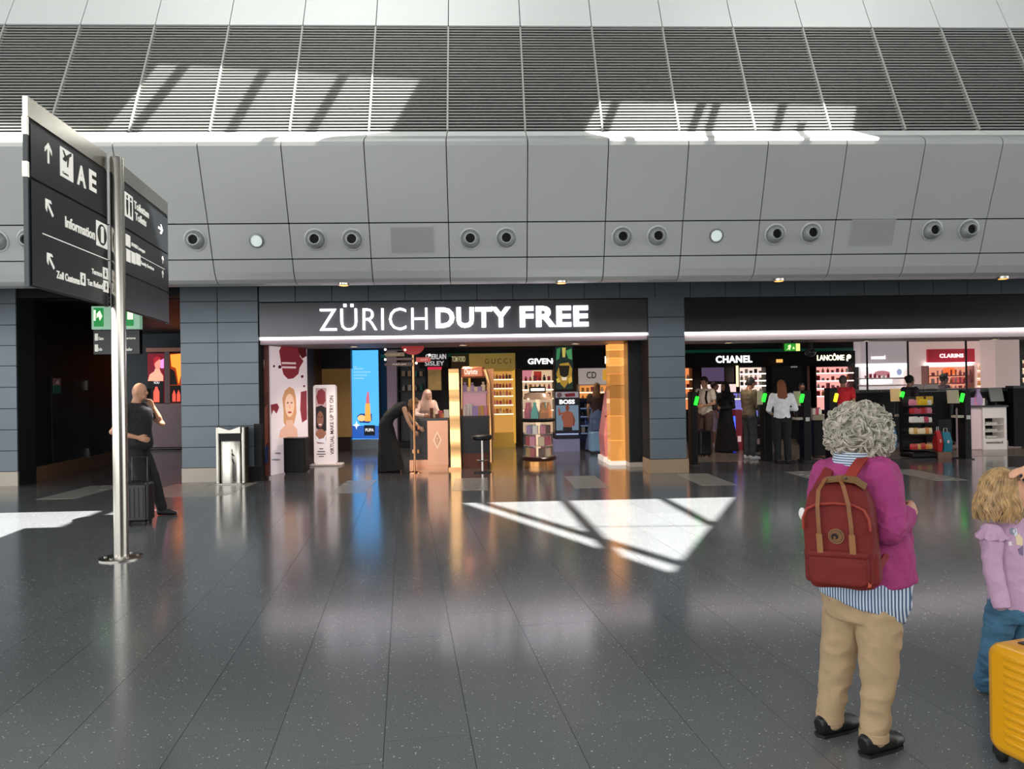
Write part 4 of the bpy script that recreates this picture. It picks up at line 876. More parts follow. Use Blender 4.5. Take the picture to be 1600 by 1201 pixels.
def ringgoods(z, rad, n, kind, cols, where, sc):
    for i in range(n):
        th = 2*PI*i/n+.2; co = cols[i % len(cols)]
        o = bpy.data.objects.new({'pouch': 'gift_pouch', 'box': 'carton'}[kind], good_mesh(kind, co)); COL.objects.link(o); o.location = RC+Vector((rad*math.cos(th), rad*math.sin(th), z)); o.rotation_euler = (0, 0, th+PI/2); o.scale = (sc,)*3
        tag(o, '%s %s %s' % (co, {'pouch': 'gift pouch', 'box': 'carton'}[kind], where), {'pouch': 'pouch', 'box': 'carton'}[kind], 'gifts on the round stand')
ringgoods(.971, .235, 9, 'pouch', ['orange', 'teal', 'green', 'pink', 'red', 'rose', 'teal', 'amber', 'orange'], 'in the top tier of the round glass stand', 1.25)
ringgoods(.661, .22, 9, 'box', ['white', 'lilac', 'teal', 'teal', 'cream', 'lilac', 'white', 'pink', 'brown'], 'in the upper glass tier of the round stand', 1.3)
ringgoods(.421, .22, 8, 'box', ['pink', 'pink', 'lilac', 'rose', 'red', 'pink', 'cream', 'rose'], 'in the middle glass tier of the round stand', 1.4)
ringgoods(.191, .22, 8, 'box', ['gold', 'red', 'white', 'rose', 'gold', 'red', 'brown', 'cream'], 'in the lowest glass tier of the round stand', 1.35)

# ================================================================ RIGHT SHOP
t = shelf_unit('wall_shelf', 'bright white lit wall shelves under large white capitals', 1155, 572, 1198, 640, 20.6, (583, 594, 602, 615), '#f6dcd0', 1.1, M_BLACK, 'on the bright shelves under the large capitals', 'goods under the large capitals', ['bottle', 'box', 'jar'], ['black', 'white', 'cream', 'pink'], 5, edge=glow('#fff2e6', 2.5))
slab('header', 1072, 550, 1270, 571, 20.62, .3, M_BLACK, t); ptext('lettering', 'CHANEL', 1118.5, 555.5, 1175, 566.5, 20.62, glow('#ffffff', 2.6), t, .025, .02, 1.1)
slab('column_light', 1151, 571, 1154, 604, 20.55, .05, glow('#ffd8a0', 2), t)
t = thing('wall_screen', 'dim purple wall screen left of the bright shelves', 'screen', at(1115, 596, 20.6)); slab('frame', 1095, 572.5, 1133, 597, 20.6, .06, M_BLACK, t); slab('display', 1096.5, 574, 1131.5, 595.5, 20.59, .012, glow('#5a4a68', .8), t)
t = thing('lit_ledge', 'white lit ledge beneath the purple screen', 'shelf', at(1115, 610, 20.6)); slab('ledge', 1096, 597.5, 1150, 600, 20.5, .2, M_BLACK, t); slab('lit_front', 1096, 600.2, 1150, 613, 20.55, .05, glow('#f4d8d0', 1.1), t)
t = shelf_unit('wall_shelf', 'orange lit shelf end behind the dark column', 1060, 573, 1083, 640, 20.6, (592, 606, 622), '#f08a50', 1.1, M_BLACK, 'on the orange lit shelf end', 'goods on the orange shelf end', ['bottle', 'box'], ['orange', 'red', 'white'], 3)
t = thing('lit_column', 'narrow column with bright blue light edge', 'display stand', at(1150, 706, 17.6)); slab('body', 1150, 640, 1160, 704, 17.6, .3, mat('#8a2a38', .4, em=.1, emc='#a02838'), t); slab('blue_edge', 1146, 650, 1149.5, 704, 17.58, .04, glow('#3a5aff', 2.2), t); slab('label_plate', 1153, 681, 1158, 690, 17.59, .01, glow('#e8c0c0', .7), t)
t = shelf_unit('tester_table', 'tester table with violet lit front in the middle of the right shop', 1143, 612, 1200, 655, 18.2, (622,), '#8a84e0', .8, M_BLACK, 'on the violet lit tester table', 'testers on the violet table', ['bottle', 'box', 'jar'], ['rose', 'white', 'black', 'lilac'], 7)
# black door wall
t = thing('wall_panel', 'dark grey door panel between the two lit shelf groups', 'panel', at(1240, 640, 20.9)); slab('leaf', 1207, 571, 1262, 690, 20.9, .1, mat('#26262a', .4), t); slab('door_closer', 1236, 572, 1246, 574, 20.88, .03, glow('#a0a0a0', .5), t)
t = thing('ceiling_spot', 'small orange lit spot below the green line', 'ceiling light', at(1219, 563, 20.3)); slab('lens', 1215, 561, 1223, 566, 20.3, .1, glow('#ffb060', 1.2), t); slab('housing', 1209, 560, 1225, 561, 20.3, .12, M_DARK, t)
t = shelf_unit('wall_shelf', 'rose lit wall shelves under cream capitals', 1275, 571, 1335, 640, 20.6, (582, 594, 606, 618), '#f8a8a0', 1.15, M_BLACK, 'on the rose lit shelves', 'goods on the rose lit shelves', ['bottle', 'box', 'jar'], ['rose', 'pink', 'white', 'red', 'orange'], 7, edge=glow('#ffe8e0', 2))
slab('header', 1270, 548, 1345, 570.5, 20.62, .3, M_BLACK, t); ptext('lettering', 'LANCÔME', 1276.5, 552, 1319, 563, 20.62, glow('#fff0d0', 1.8), t, .02)
decal('flower_symbol', oval(1326, 557, 3.4, 3.6, 12), 20.62, glow('#fff0d0', 1.6), t, .03); decal('flower_stem', [(1322, 560), (1324, 559), (1324.5, 564), (1323, 564)], 20.62, glow('#fff0d0', 1.6), t, .03)
# hanging exit sign
t = thing('exit_sign', 'small green exit sign hanging under the right shop lintel', 'exit sign', at(1238, 549, 15.0)); slab('case', 1225, 535.5, 1251, 549, 15.0, .08, mat('#2a4a2a', .5), t); slab('green_face', 1226, 536.5, 1243, 548, 14.985, .014, glow('#2f9a2f', 1.0), t); slab('door_symbol', 1244, 536.5, 1250, 548, 14.985, .014, glow('#e8f08a', 1.3), t)
decal('running_figure', [(1229, 547), (1232, 543), (1231, 540), (1235, 538), (1236, 541), (1234, 547), (1232, 545)], 14.985, glow('#e0ffb0', 1.3), t, .004); decal('arrow_symbol', [(1238, 545), (1240, 541), (1242, 545)], 14.985, glow('#e0ffb0', 1.3), t, .004); slab('hanger', 1237, 520, 1238.5, 536, 15.02, .02, M_DARK, t)
t = thing('security_camera', 'dark dome camera hanging beside the exit sign', 'camera', at(1266, 553, 16.0)); p = at(1266, 550, 16.0); MB().ell(p, (.12, .12, .1), 14, 10).build('dome', mat('#3a3a42', .15), t); MB().lathe((p.x, p.y, 0), [(.05, p.z+.08), (.05, 2.98)], 10).build('stem', M_DARK, t)
# white glazed booth
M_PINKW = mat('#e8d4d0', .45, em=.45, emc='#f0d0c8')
t = thing('white_booth', 'pale glazed shop booth with white lit shelf at the right', 'booth', at(1380, 640, 20.3))
slab('header', 1345, 532, 1417, 568, 20.3, .4, mat('#cfc4c4', .45, em=.38, emc='#e0d0d4'), t); ptext('lettering', 'sensai', 1361, 555, 1383, 561, 20.3, glow('#ffffff', 1.5), t, .02); slab('light_line', 1345, 568, 1417, 572, 20.28, .3, glow('#ffffff', 2.4), t); slab('back_panel', 1345, 572, 1417, 640, 20.6, .1, mat('#e0d8d8', .4, em=.6, emc='#f0e4e4'), t)
for y in (590, 601): slab('shelf', 1346, y, 1416, y+2, 20.35, .25, mat('#d8c8c8', .3), t)
for x in (1347, 1366, 1380): slab('lit_drawer', x, 592.5, x+14, 598.5, 20.33, .1, glow('#ffffff', 1.6), t)
decal('print', oval(1378, 583, 12, 4), 20.6, glow('#d88a90', .8), t, .02); slab('white_card', 1395, 574, 1411, 588, 20.5, .02, glow('#ffffff', 1.3), t)
decal('print', oval(1405, 581, 4, 5, 12), 20.5, glow('#a8b8e0', .8), t, .01)
goods((at(1350, 590, 20.4).x, 20.42, at(1380, 590, 20.35).z+.001), (at(1392, 590, 20.4).x, 20.42, at(1380, 590, 20.35).z+.001), 6, ['box', 'jar'], ['pink', 'rose', 'white'], 'on the shelf of the white booth', 'goods in the white booth', .9)
t = thing('white_wall_unit', 'pink white wall unit with red lettered header and lit shelves', 'wall unit', at(1490, 640, 20.2))
slab('wall', 1418, 533, 1556, 660, 20.3, .2, M_PINKW, t); slab('red_header', 1450, 545, 1523, 566, 20.22, .08, mat('#a0102c', .35, em=.5, emc='#a8102c'), t); ptext('lettering', 'CLARINS', 1468, 552.5, 1505, 558.5, 20.22, glow('#fff0f0', 2.0), t, .015, .02, 1.1); slab('light_line', 1449, 566, 1523, 571, 20.15, .15, glow('#ffffff', 2.6), t)
slab('back_panel', 1452, 573, 1522, 640, 20.27, .03, glow('#f8a080', .95), t)
for x in (1451, 1522): slab('side_post', x-1, 571, x+1, 640, 20.0, .3, mat('#b06a60', .4), t)
for y in (586, 598, 610): slab('shelf', 1452, y, 1522, y+1.5, 20.0, .27, mat('#a04a48', .4), t)
decal('print', oval(1483, 580, 12, 6), 20.27, glow('#ff7030', 1.1), t, .01); slab('red_print', 1487, 589, 1507, 600, 20.26, .01, glow('#d05050', .9), t)
for y in (586, 598, 610):
    z = at(1487, y, 20.0).z+.001; goods((at(1455, y, 20.1).x, 20.12, z), (at(1519, y, 20.1).x, 20.12, z), 9, ['bottle', 'box', 'tube', 'jar'], ['red', 'white', 'orange', 'pink', 'rose'], 'on the shelves under the red header', 'goods under the red header', .95, seed=int(y), row={586: 'top ', 598: 'middle ', 610: 'lowest '}[y])
t = shelf_unit('wall_shelf', 'yellow orange lit shelves right of the red header', 1526, 566, 1554, 640, 20.0, (578, 590, 602), '#f8c070', 1.1, M_PINKW, 'on the yellow orange lit shelves', 'goods on the yellow shelves', ['bottle', 'box'], ['gold', 'cream', 'orange', 'white'], 4)
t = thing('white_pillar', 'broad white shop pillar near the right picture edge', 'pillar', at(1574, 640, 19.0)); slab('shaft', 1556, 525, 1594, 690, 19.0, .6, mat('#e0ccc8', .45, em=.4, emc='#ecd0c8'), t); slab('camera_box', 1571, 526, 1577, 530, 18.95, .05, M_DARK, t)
t = shelf_unit('wall_shelf', 'lit shelf at the right picture edge behind the white pillar', 1597, 560, 1640, 640, 20.0, (575, 590, 604), '#f8d0b0', 1.0, M_BLACK, 'on the shelf at the right picture edge', 'goods at the right edge', ['bottle', 'box'], ['red', 'white', 'black'], 4)
# glass partition with slim dark posts
t = thing('glass_partition', 'clear glass partition with slim dark posts in front of the pale booths', 'partition', at(1450, 640, 17.2))
for x in (1355.5, 1419.5, 1510.5): slab('post', x-.9, 529, x+.9, 612, 17.2, .04, M_DARK, t)
slab('top_rail', 1345, 527, 1600, 531, 17.2, .04, M_DARK, t)
for x0, x1 in ((1345, 1355), (1356.5, 1418.5), (1420.5, 1509.5), (1511.5, 1600)): slab('pane', x0, 531, x1, 612, 17.21, .01, mat('#dfe8e8', .03, alpha=.06, spec=.5), t)
# long checkout counter behind the kiosks
t = thing('checkout_counter', 'long black checkout counter behind the kiosks', 'counter', at(1480, 690, 17.2)); slab('body', 1345, 612, 1600, 690, 17.35, .6, mat('#0e0d0e', .5, spec=.25), t); slab('top', 1343, 607, 1602, 612, 17.3, .7, mat('#2a2426', .3), t)
for x, w, h in ((1420, 22, 7), (1444, 22, 8)): slab('monitor_back', x, 600, x+w, 610, 17.3, .05, mat('#c8b8b0', .4), t)

# --- kiosks
KY = 14.95
def kiosk(xl, yl, x0, x1, ytop, ybot, Y, lab, light='#20ff30', screen=None, screencol='#a89884', extra=True):
    x0 = x0+(x0-757)*.25/(Y+.25); a, b, c, e = rect(x0, ytop, x1, ybot, Y); t = thing('checkout_kiosk', lab, 'kiosk', ((a+c)/2, Y+.2, 0), 0, 'self checkout kiosks')
    MB().rbox(a, Y, 0.02, c, Y+.25, e, .015).build('body', mat('#0c0b0d', .5, spec=.25), t); MB().box(a-.03, Y-.04, 0, c+.03, Y+.29, .02).build('foot', M_DARK, t)
    q = at(xl, yl, Y-.02); M = Matrix.Translation(q) @ Matrix.Rotation(.25, 4, 'Y')
    MB().rbox(-.035, -.03, -.09, .035, .02, .09, .02, M=M).build('status_light', glow(light, 2.2), t)
    if screen:
        sx0, sy0, sx1, sy1 = screen; p0, p1 = at(sx0, sy1, Y-.02), at(sx1, sy0, Y-.02); k = .06
        q = MB(); q.rings([[Vector((p0.x, Y-.05+s, p0.z)), Vector((p1.x-.03, Y-.05+s, p0.z)), Vector((p1.x+.02, Y+k+s, p1.z)), Vector((p0.x+.05, Y+k+s, p1.z))] for s in (0, .04)]); q.build('screen', mat(screencol, .35, em=.12, emc=screencol), t)
        MB().tube([((p0.x+p1.x)/2, Y+.06, p0.z+.1), ((p0.x+p1.x)/2+.02, Y+.1, .9)], .03, 8).build('arm', M_DARK, t)
    if extra:
        MB().box(a-.14, Y+.03, .85, a-.005, Y+.24, .9).build('bag_shelf', mat('#b0a898', .4), t); MB().box((a+c)/2-.04, Y-.008, .82, (a+c)/2+.04, Y, .9).build('scanner_window', mat('#c8c4c0', .3), t)
    return t
kiosk(1088, 626, 1075, 1090, 612, 712, 14.6, 'black checkout kiosk with green light next to the dark column', extra=False)
kiosk(1194, 621, 1187, 1207, 612, 716, KY, 'black checkout kiosk with green light left of the white blouse woman', screen=(1183, 610, 1193, 632), extra=False)
kiosk(1253, 622, 1248, 1268, 610, 718, KY, 'black checkout kiosk with green light right of the white blouse woman', screen=(1240, 611, 1252, 634))
kiosk(1306, 621, 1288, 1310, 606, 712, KY, 'black checkout kiosk with yellow light behind the grey-haired woman', light='#f0e020', extra=False)
kiosk(1409.5, 618, 1407, 1423, 608, 704, KY+.6, 'black checkout kiosk with green light left of the snack rack', screen=(1392, 607, 1409, 627), screencol='#b89a70')
kiosk(1503, 621, 1496, 1518, 610, 722, KY-.3, 'tall black checkout kiosk with green light right of the snack rack', screen=(1481, 609, 1500, 630))
for (x, y, col, lab) in ((1490, 639, 'yellow', 'beneath the tall kiosk screen'), (1398, 636, 'brown', 'beneath the left kiosk screen')):
    pass
# --- snack rack
SY = 15.1; a, b, c, e = rect(1425, 620, 1462, 712, SY)
t = thing('snack_rack', 'black snack rack with red and orange bags between two kiosks', 'display rack', ((a+c)/2, SY+.2, 0))
MB().box(a, SY+.4, .0, c, SY+.45, e).build('back_panel', mat('#141213', .4), t)
MB().rbox(a-.02, SY-.05, 0, c+.02, SY+.45, .12, .06).build('base', M_BLACK, t)
for x in (a, c): MB().box(x-.015, SY+.35, .1, x+.015, SY+.45, e).build('post', M_BLACK, t)
zs = [at(1448, y, SY).z for y in (702, 678, 660, 646, 633)]
for z in zs: MB().box(a, SY, z-.02, c, SY+.4, z).build('shelf', mat('#1c1a1c', .35), t)
cols = (['red', 'orange', 'gold', 'red'], ['gold', 'orange', 'cream'], ['red', 'rose', 'white'], ['pink', 'rose', 'red'], ['pink', 'white', 'yellow'])
for i, z in enumerate(zs):
    goods((a+.03, SY+.12, z+.001), (a+(c-a)*.96, SY+.12, z+.001), 6, ['bag'], cols[i], 'on the snack rack, shelf %s' % ('lowest', 'second from below', 'middle', 'second from above', 'topmost')[i], 'snack bags on the rack', .58, seed=i)
z = zs[4]; slab('yellow_sign', 1432, 619, 1458, 631, SY+.38, .02, mat('#b08820', .4, em=.15, emc='#c09020'), t)
def carrier(x0, y0, x1, y1, Y, col, lab, cat='bag'):
    a, b, c, e = rect(x0, y0, x1, y1, Y); t = thing('carrier_bag', lab, cat, ((a+c)/2, Y+.1, b))
    q = MB(); q.rings([[Vector((a, Y, b)), Vector((c, Y, b)), Vector((c, Y+.16, b)), Vector((a, Y+.16, b))], [Vector((a-.01, Y-.02, b+(e-b)*.5)), Vector((c+.01, Y-.02, b+(e-b)*.5)), Vector((c+.01, Y+.18, b+(e-b)*.5)), Vector((a-.01, Y+.18, b+(e-b)*.5))], [Vector((a, Y+.06, e)), Vector((c, Y+.06, e)), Vector((c, Y+.1, e)), Vector((a, Y+.1, e))]]); q.build('body', mat(col, .45), t)
    m = (a+c)/2; w = (c-a)*.25
    MB().tube([(m-w, Y+.08, e-.02), (m-w*.8, Y+.08, e+.08), (m+w*.8, Y+.08, e+.08), (m+w, Y+.08, e-.02)], .008, 6).build('handle', mat('#d8d0c8', .5), t)
    MB().box(m-w*.5, Y-.022, b+(e-b)*.45, m+w*.5, Y-.012, b+(e-b)*.6).build('print', mat('#e8d8d0', .5), t)
hookrail = thing('bag_stand', 'low dark stand carrying the red and teal bags', 'stand', at(1479, 712, 15.05)); slab('base', 1466, 706, 1487, 713, 15.05, .3, mat('#8a6a58', .4), hookrail); slab('back', 1466, 655, 1487, 706, 15.33, .02, M_BLACK, hookrail)
carrier(1465.5, 673, 1472, 705.5, 15.1, '#c02a2a', 'red carrier bag hanging beside the snack rack'); carrier(1475, 675, 1487, 706, 15.1, '#2a7a90', 'teal carrier bag next to the tall black kiosk')
carrier(1390, 668, 1401, 700, 15.4, '#3a6a8a', 'blue carrier bag beside the kiosk left of the snack rack')
# --- white counter with shelf openings
NY = 16.6; a, b, c, e = rect(1518, 636, 1573, 699, NY)
t = thing('magazine_counter', 'white magazine counter with dark shelf openings', 'counter', ((a+c)/2, NY+.3, 0))
a1 = rect(1536, 636, 1573, 699, NY)[0]
MB().rbox(a, NY+.02, 0, a1, NY+.6, e-.02, .05).build('side_body', mat('#d8c0c4', .4, em=.12, emc='#d8b8c0'), t)
q = MB(); zo0, zo1 = at(1553, 685, NY).z, at(1553, 653, NY).z; xo0, xo1 = at(1539, 660, NY).x, at(1569, 660, NY).x
q.box(a1, NY, 0, c, NY+.6, zo0); q.box(a1, NY, zo1, c, NY+.6, e); q.box(a1, NY, zo0, xo0, NY+.6, zo1); q.box(xo1, NY, zo0, c, NY+.6, zo1); q.build('front_body', mat('#e0d8d4', .4, em=.08, emc='#e0d8d4'), t)
MB().box(xo0, NY+.4, zo0, xo1, NY+.42, zo1).build('niche_back', M_BLACK, t)
for k in (1, 2): MB().box(xo0, NY+.02, zo0+(zo1-zo0)*k/3-.01, xo1, NY+.4, zo0+(zo1-zo0)*k/3+.01).build('shelf', mat('#d8d0cc', .4), t)
for k in range(3):
    z = zo0+(zo1-zo0)*k/3+.011
    o = MB().rbox(xo0+.08, NY+.08, z, xo1-.1, NY+.34, z+.05, .01, 1).build('newspaper_stack', mat('#c8c4bc', .6), None); tag(o, 'folded newspaper stack in the white counter, %s opening' % ('lowest', 'middle', 'top')[k], 'newspapers', 'newspaper stacks')
ptext('lettering', 'newsstand', 1541, 688.5, 1567, 693, NY, mat('#5a5050', .5), t, .02, .006)
MB().box(a-.02, NY-.03, e, c+.03, NY+.62, e+.04).build('top', mat('#3a3438', .3), t)
p = at(1566, 632, NY)
t = thing('till_monitor', 'tilted grey till monitor on the white magazine counter', 'monitor', (p.x, NY+.2, e+.04)); M = Matrix.Translation((p.x, NY+.2, e+.28)) @ Matrix.Rotation(-.25, 4, 'X')
MB().rbox(-.16, -.02, -.16, .16, .02, .16, .01, 1, 'y', M=M).build('screen', mat('#8a8a88', .4), t); MB().lathe((p.x, NY+.22, 0), [(.09, e+.04), (.09, e+.055), (.02, e+.06), (.02, e+.3)], 12).build('stand', M_DARK, t)
goods((a+.1, NY+.2, e+.041), (a1+.25, NY+.2, e+.041), 5, ['bottle', 'box', 'pouch'], ['lilac', 'white', 'pink', 'black'], 'on top of the white magazine counter', 'goods on the magazine counter', 1.3)
t = thing('till_block', 'black till counter block at the right picture edge', 'counter', at(1590, 705, 16.9)); slab('body', 1584, 606, 1640, 697, 16.9, .2, mat('#100f10', .5, spec=.25), t); slab('top', 1583, 602, 1642, 606, 16.87, .26, mat('#2a2628', .3), t)
# goods on bag shelves behind the man and the middle kiosks
t = thing('bag_shelf_unit', 'dark packing shelf between the green-shirted man and the blouse woman', 'shelf', at(1195, 700, 15.6)); slab('body', 1176, 660, 1206, 706, 15.75, .5, M_BLACK, t); slab('top', 1174, 652, 1208, 655.5, 15.7, .6, mat('#3a3430', .4), t); slab('light_edge', 1176, 663, 1206, 665, 15.73, .02, mat('#a8a0a0', .4), t); slab('price_card', 1178, 685, 1187, 694, 15.73, .02, mat('#c0a0a0', .5), t)
t = thing('bag_shelf_unit', 'packing table with beige top behind the grey-haired woman', 'table', at(1285, 700, 15.5)); slab('top', 1270, 648, 1300, 656, 15.5, .5, mat('#b0a48c', .4), t); slab('body', 1272, 656, 1298, 712, 15.55, .4, M_BLACK, t)
z = at(1285, 648, 15.5).z+.001; goods((at(1273, 648, 15.6).x, 15.7, z), (at(1286, 648, 15.6).x, 15.7, z), 3, ['bottle', 'box'], ['white', 'rose', 'black'], 'on the beige packing table', 'goods on the packing table', 1.1)

# ================================================================ PEOPLE
class Blob(MB):
    """closed shapes melted into one continuous skin"""
    def oloft(s, pts, rad, side, n=16):
        pts = [Vector(p) for p in pts]; side = Vector(side); rs = []
        for i, p in enumerate(pts):
            t = (pts[min(i+1, len(pts)-1)]-pts[max(i-1, 0)]).normalized(); a = (side-t*side.dot(t)).normalized(); b = t.cross(a)
            r = rad[i]; rx, ry = r if isinstance(r, tuple) else (r, r)
            rs.append([p+a*(rx*math.cos(2*PI*k/n))+b*(ry*math.sin(2*PI*k/n)) for k in range(n)])
        return s.rings(rs)
    def limb(s, pts, rad, n=12):
        s.tube(pts, rad, n)
        for p, r in zip(pts, rad): s.ell(p, (r*.99, r*.99, r*.99), 10, 6)
        return s
    def grow(s, name, m, parent, vox=.012, sm=5, world=True, amp=0.0, ns=9.0, stz=1.0):
        me = s.mesh(name); o = bpy.data.objects.new(name, me)
        md = o.modifiers.new('r', 'REMESH'); md.mode = 'VOXEL'; md.voxel_size = vox
        if sm: ms = o.modifiers.new('s', 'SMOOTH'); ms.factor = .5; ms.iterations = sm
        out = bake(o); bpy.data.objects.remove(o); bpy.data.meshes.remove(me)
        if amp:
            nr = [v.normal.copy() for v in out.vertices]
            for v, k in zip(out.vertices, nr):
                q = v.co*ns; q.z *= stz; d = amp*(1-abs(noise.noise(q))*2.4) if amp > 0 else 0
                v.co += k*d
        out.polygons.foreach_set('use_smooth', [True]*len(out.polygons)); out.name = name
        return link(name, out, m, parent, world)
def hand(q, el, wr, nrm, k=1.0, curl=.5, side=1, spread=1.0, fr=.0088):
    """palm, four fingers and a thumb; nrm = palm side, fingers curl towards it"""
    el, wr, nrm = Vector(el), Vector(wr), Vector(nrm); d = (wr-el).normalized(); n = (nrm-d*nrm.dot(d)).normalized(); s = d.cross(n)*side
    q.oloft([wr, wr+d*.03*k, wr+d*.075*k, wr+d*.09*k], [(.026*k, .02*k), (.036*k, .017*k), (.041*k, .015*k), (.038*k, .013*k)], s)
    for i, ln in enumerate((.9, 1.05, 1.0, .78)):
        p = wr+d*.08*k+s*((1.5-i)*.0205*k*spread); pts = [p]; a = .15
        for j, seg in enumerate((.036, .026, .02)):
            a += curl*(.75, .95, .6)[j]; pts.append(pts[-1]+(d*math.cos(a)+n*math.sin(a))*(seg*k*ln))
        q.limb(pts, [fr*k*1.05, fr*k, fr*k*.92, fr*k*.8], 8)
    b = wr+d*.025*k+s*.03*k; t1 = b+(d*.75+s*.5+n*.35).normalized()*.04*k; t2 = t1+(d*.85+s*.05+n*.6).normalized()*.03*k; t3 = t2+(d*.8-s*.2+n*.6).normalized()*.022*k
    q.limb([b, t1, t2, t3], [.013*k, fr*1.15*k, fr*1.1*k, fr*.9*k], 8)

def figure(label, loc, rz, h, skin='#b98a70', top='#888888', legs='#333338', shoes='#d8d8d8', hair='#2a201a', hairstyle='short', sleeve='short', bottom='trousers', J=None, vox=.012, headyaw=0.0, headpitch=0.0, cover=None, hands=True, group=None, face=True, girth=1.0):
    """one person facing local +Y, right hand on +X; J overrides joints given in metres for a 1.70 m body"""
    k = h/1.7; t = thing('person', label, 'person', loc, rz, group)
    j = dict(pel=(0, 0, .93), wai=(0, 0, 1.07), che=(0, 0, 1.27), nec=(0, -.01, 1.45), hea=(0, .02, 1.59),
             shR=(.175, 0, 1.385), elR=(.225, -.03, 1.1), wrR=(.235, .06, .86), shL=(-.175, 0, 1.385), elL=(-.225, -.03, 1.1), wrL=(-.235, .06, .86),
             hiR=(.09, 0, .9), knR=(.1, .02, .49), anR=(.1, -.01, .09), hiL=(-.09, 0, .9), knL=(-.1, .02, .49), anL=(-.1, -.01, .09), toR=(.12, .17, .03), toL=(-.12, .17, .03), palR=(-1, .2, 0), palL=(1, .2, 0))
    j.update(J or {}); j = {a: Vector(b)*k if a[:3] != 'pal' else Vector(b) for a, b in j.items()}
    P = lambda a: j[a]
    X = (P('shR')-P('shL')).normalized()
    ax = lambda u, v, f: P(u).lerp(P(v), f)
    sp = [P('pel')-Vector((0, 0, .07*k)), P('pel'), P('wai'), ax('wai', 'che', .5), P('che'), ax('che', 'nec', .55), ax('che', 'nec', .85), P('nec'), ax('nec', 'hea', .5)]
    gi = girth; sr = [(.13, .1), (.16, .112), (.138, .1), (.145, .105), (.162, .112), (.165, .1), (.12, .075), (.062, .062), (.055, .058)]
    sr = [(a*(gi if i < 6 else 1), b*(gi*gi if i < 6 else 1)) for i, (a, b) in enumerate(sr)]
    H = Matrix.Rotation(headyaw, 4, 'Z') @ Matrix.Rotation(headpitch, 4, 'X')
    hp = lambda v: P('hea')+(H @ Vector(v))*k
    q = Blob(); q.oloft(sp, [(a*k*.95, b*k*.95) for a, b in sr], X)
    q.ell(P('hea'), (.073*k, .09*k, .112*k), 16, 12, H); q.ell(hp((0, .025, -.06)), (.054*k, .064*k, .052*k), 12, 8, H); q.ell(hp((0, .095, -.01)), (.013*k, .02*k, .024*k), 8, 6, H); q.ell(hp((0, .078, -.055)), (.024*k, .014*k, .01*k), 8, 6, H)
    for s in (-1, 1): q.ell(hp((s*.074, -.002, -.005)), (.012*k, .024*k, .032*k), 8, 6, H)
    for S, sg in (('R', 1), ('L', -1)):
        q.limb([P('sh'+S), ax('sh'+S, 'el'+S, .5), P('el'+S), ax('el'+S, 'wr'+S, .4), P('wr'+S)], [.052*k, .047*k, .038*k, .037*k, .025*k])
        q.limb([P('hi'+S), ax('hi'+S, 'kn'+S, .4), P('kn'+S), ax('kn'+S, 'an'+S, .35), P('an'+S)], [.088*k, .078*k, .055*k, .056*k, .036*k]); q.limb([P('an'+S)-Vector((0, 0, .03*k)), P('to'+S)], [.036*k, .025*k])
        if hands: hand(q, P('el'+S), P('wr'+S), P('pal'+S), k, .45, sg)
    q.grow('body', mat(skin, .5), t, vox*.8, 3, False)
    if face:
        for s in (-1, 1): MB().ell(hp((s*.03, .083, .012)), (.011*k, .006*k, .007*k), 8, 6, H).build('eye', mat('#241a16', .3), t, False)
        MB().ell(hp((0, .092, -.052)), (.02*k, .006*k, .006*k), 8, 6, H).build('mouth', mat('#9a5a50', .5), t, False)
    # clothes
    if top:
        q = Blob(); m_ = .016*k; n0 = 0 if bottom != 'tucked' else 1
        q.oloft(sp[n0:8], [(a*k+m_, b*k+m_) for a, b in sr[n0:7]]+[(.07*k, .07*k)], X)
        for S in 'RL':
            pts = [P('sh'+S), ax('sh'+S, 'el'+S, .55)]; rr = [.07*k, .064*k]
            if sleeve == 'long': pts += [P('el'+S), ax('el'+S, 'wr'+S, .92)]; rr += [.054*k, .04*k]
            if sleeve != 'none': q.limb(pts, rr)
        q.grow('top', mat(top, .8, var=.12, vscale=12), t, vox, 4, False, .004*k, 10)
    if bottom in ('trousers', 'shorts', 'tucked'):
        q = Blob(); q.oloft([P('pel')+Vector((0, 0, .07*k)), P('pel'), P('pel')-Vector((0, 0, .09*k))], [(.162*k, .118*k), (.172*k, .124*k), (.15*k, .115*k)], X)
        for S in 'RL':
            pts = [P('hi'+S), ax('hi'+S, 'kn'+S, .5), P('kn'+S)]; rr = [.102*k, .09*k, .074*k]
            if bottom != 'shorts': pts += [ax('kn'+S, 'an'+S, .5), ax('kn'+S, 'an'+S, .97)]; rr += [.068*k, .062*k]
            q.limb(pts, rr)
        q.grow('trousers' if bottom != 'shorts' else 'shorts', mat(legs, .85, var=.12, vscale=10), t, vox, 4, False, .005*k, 9)
    if bottom in ('skirt', 'dress', 'robe'):
        q = Blob(); z0 = {'skirt': .42, 'dress': .3, 'robe': .03}[bottom]*k; f = {'skirt': 1.35, 'dress': 1.2, 'robe': 1.9}[bottom]; c = (P('anR')+P('anL'))/2
        lo_ = Vector((c.x, c.y, z0)); q.oloft([P('wai'), P('pel'), P('pel').lerp(lo_, .5), lo_], [(.15*k, .115*k), (.175*k, .135*k), (.17*k*(1+f)/2, .14*k*(1+f)/2), (.17*k*f, .14*k*f)], X)
        q.grow(bottom if bottom != 'robe' else 'long_skirt', mat(legs, .85, var=.12, vscale=8), t, vox, 4, False, .008*k, 6)
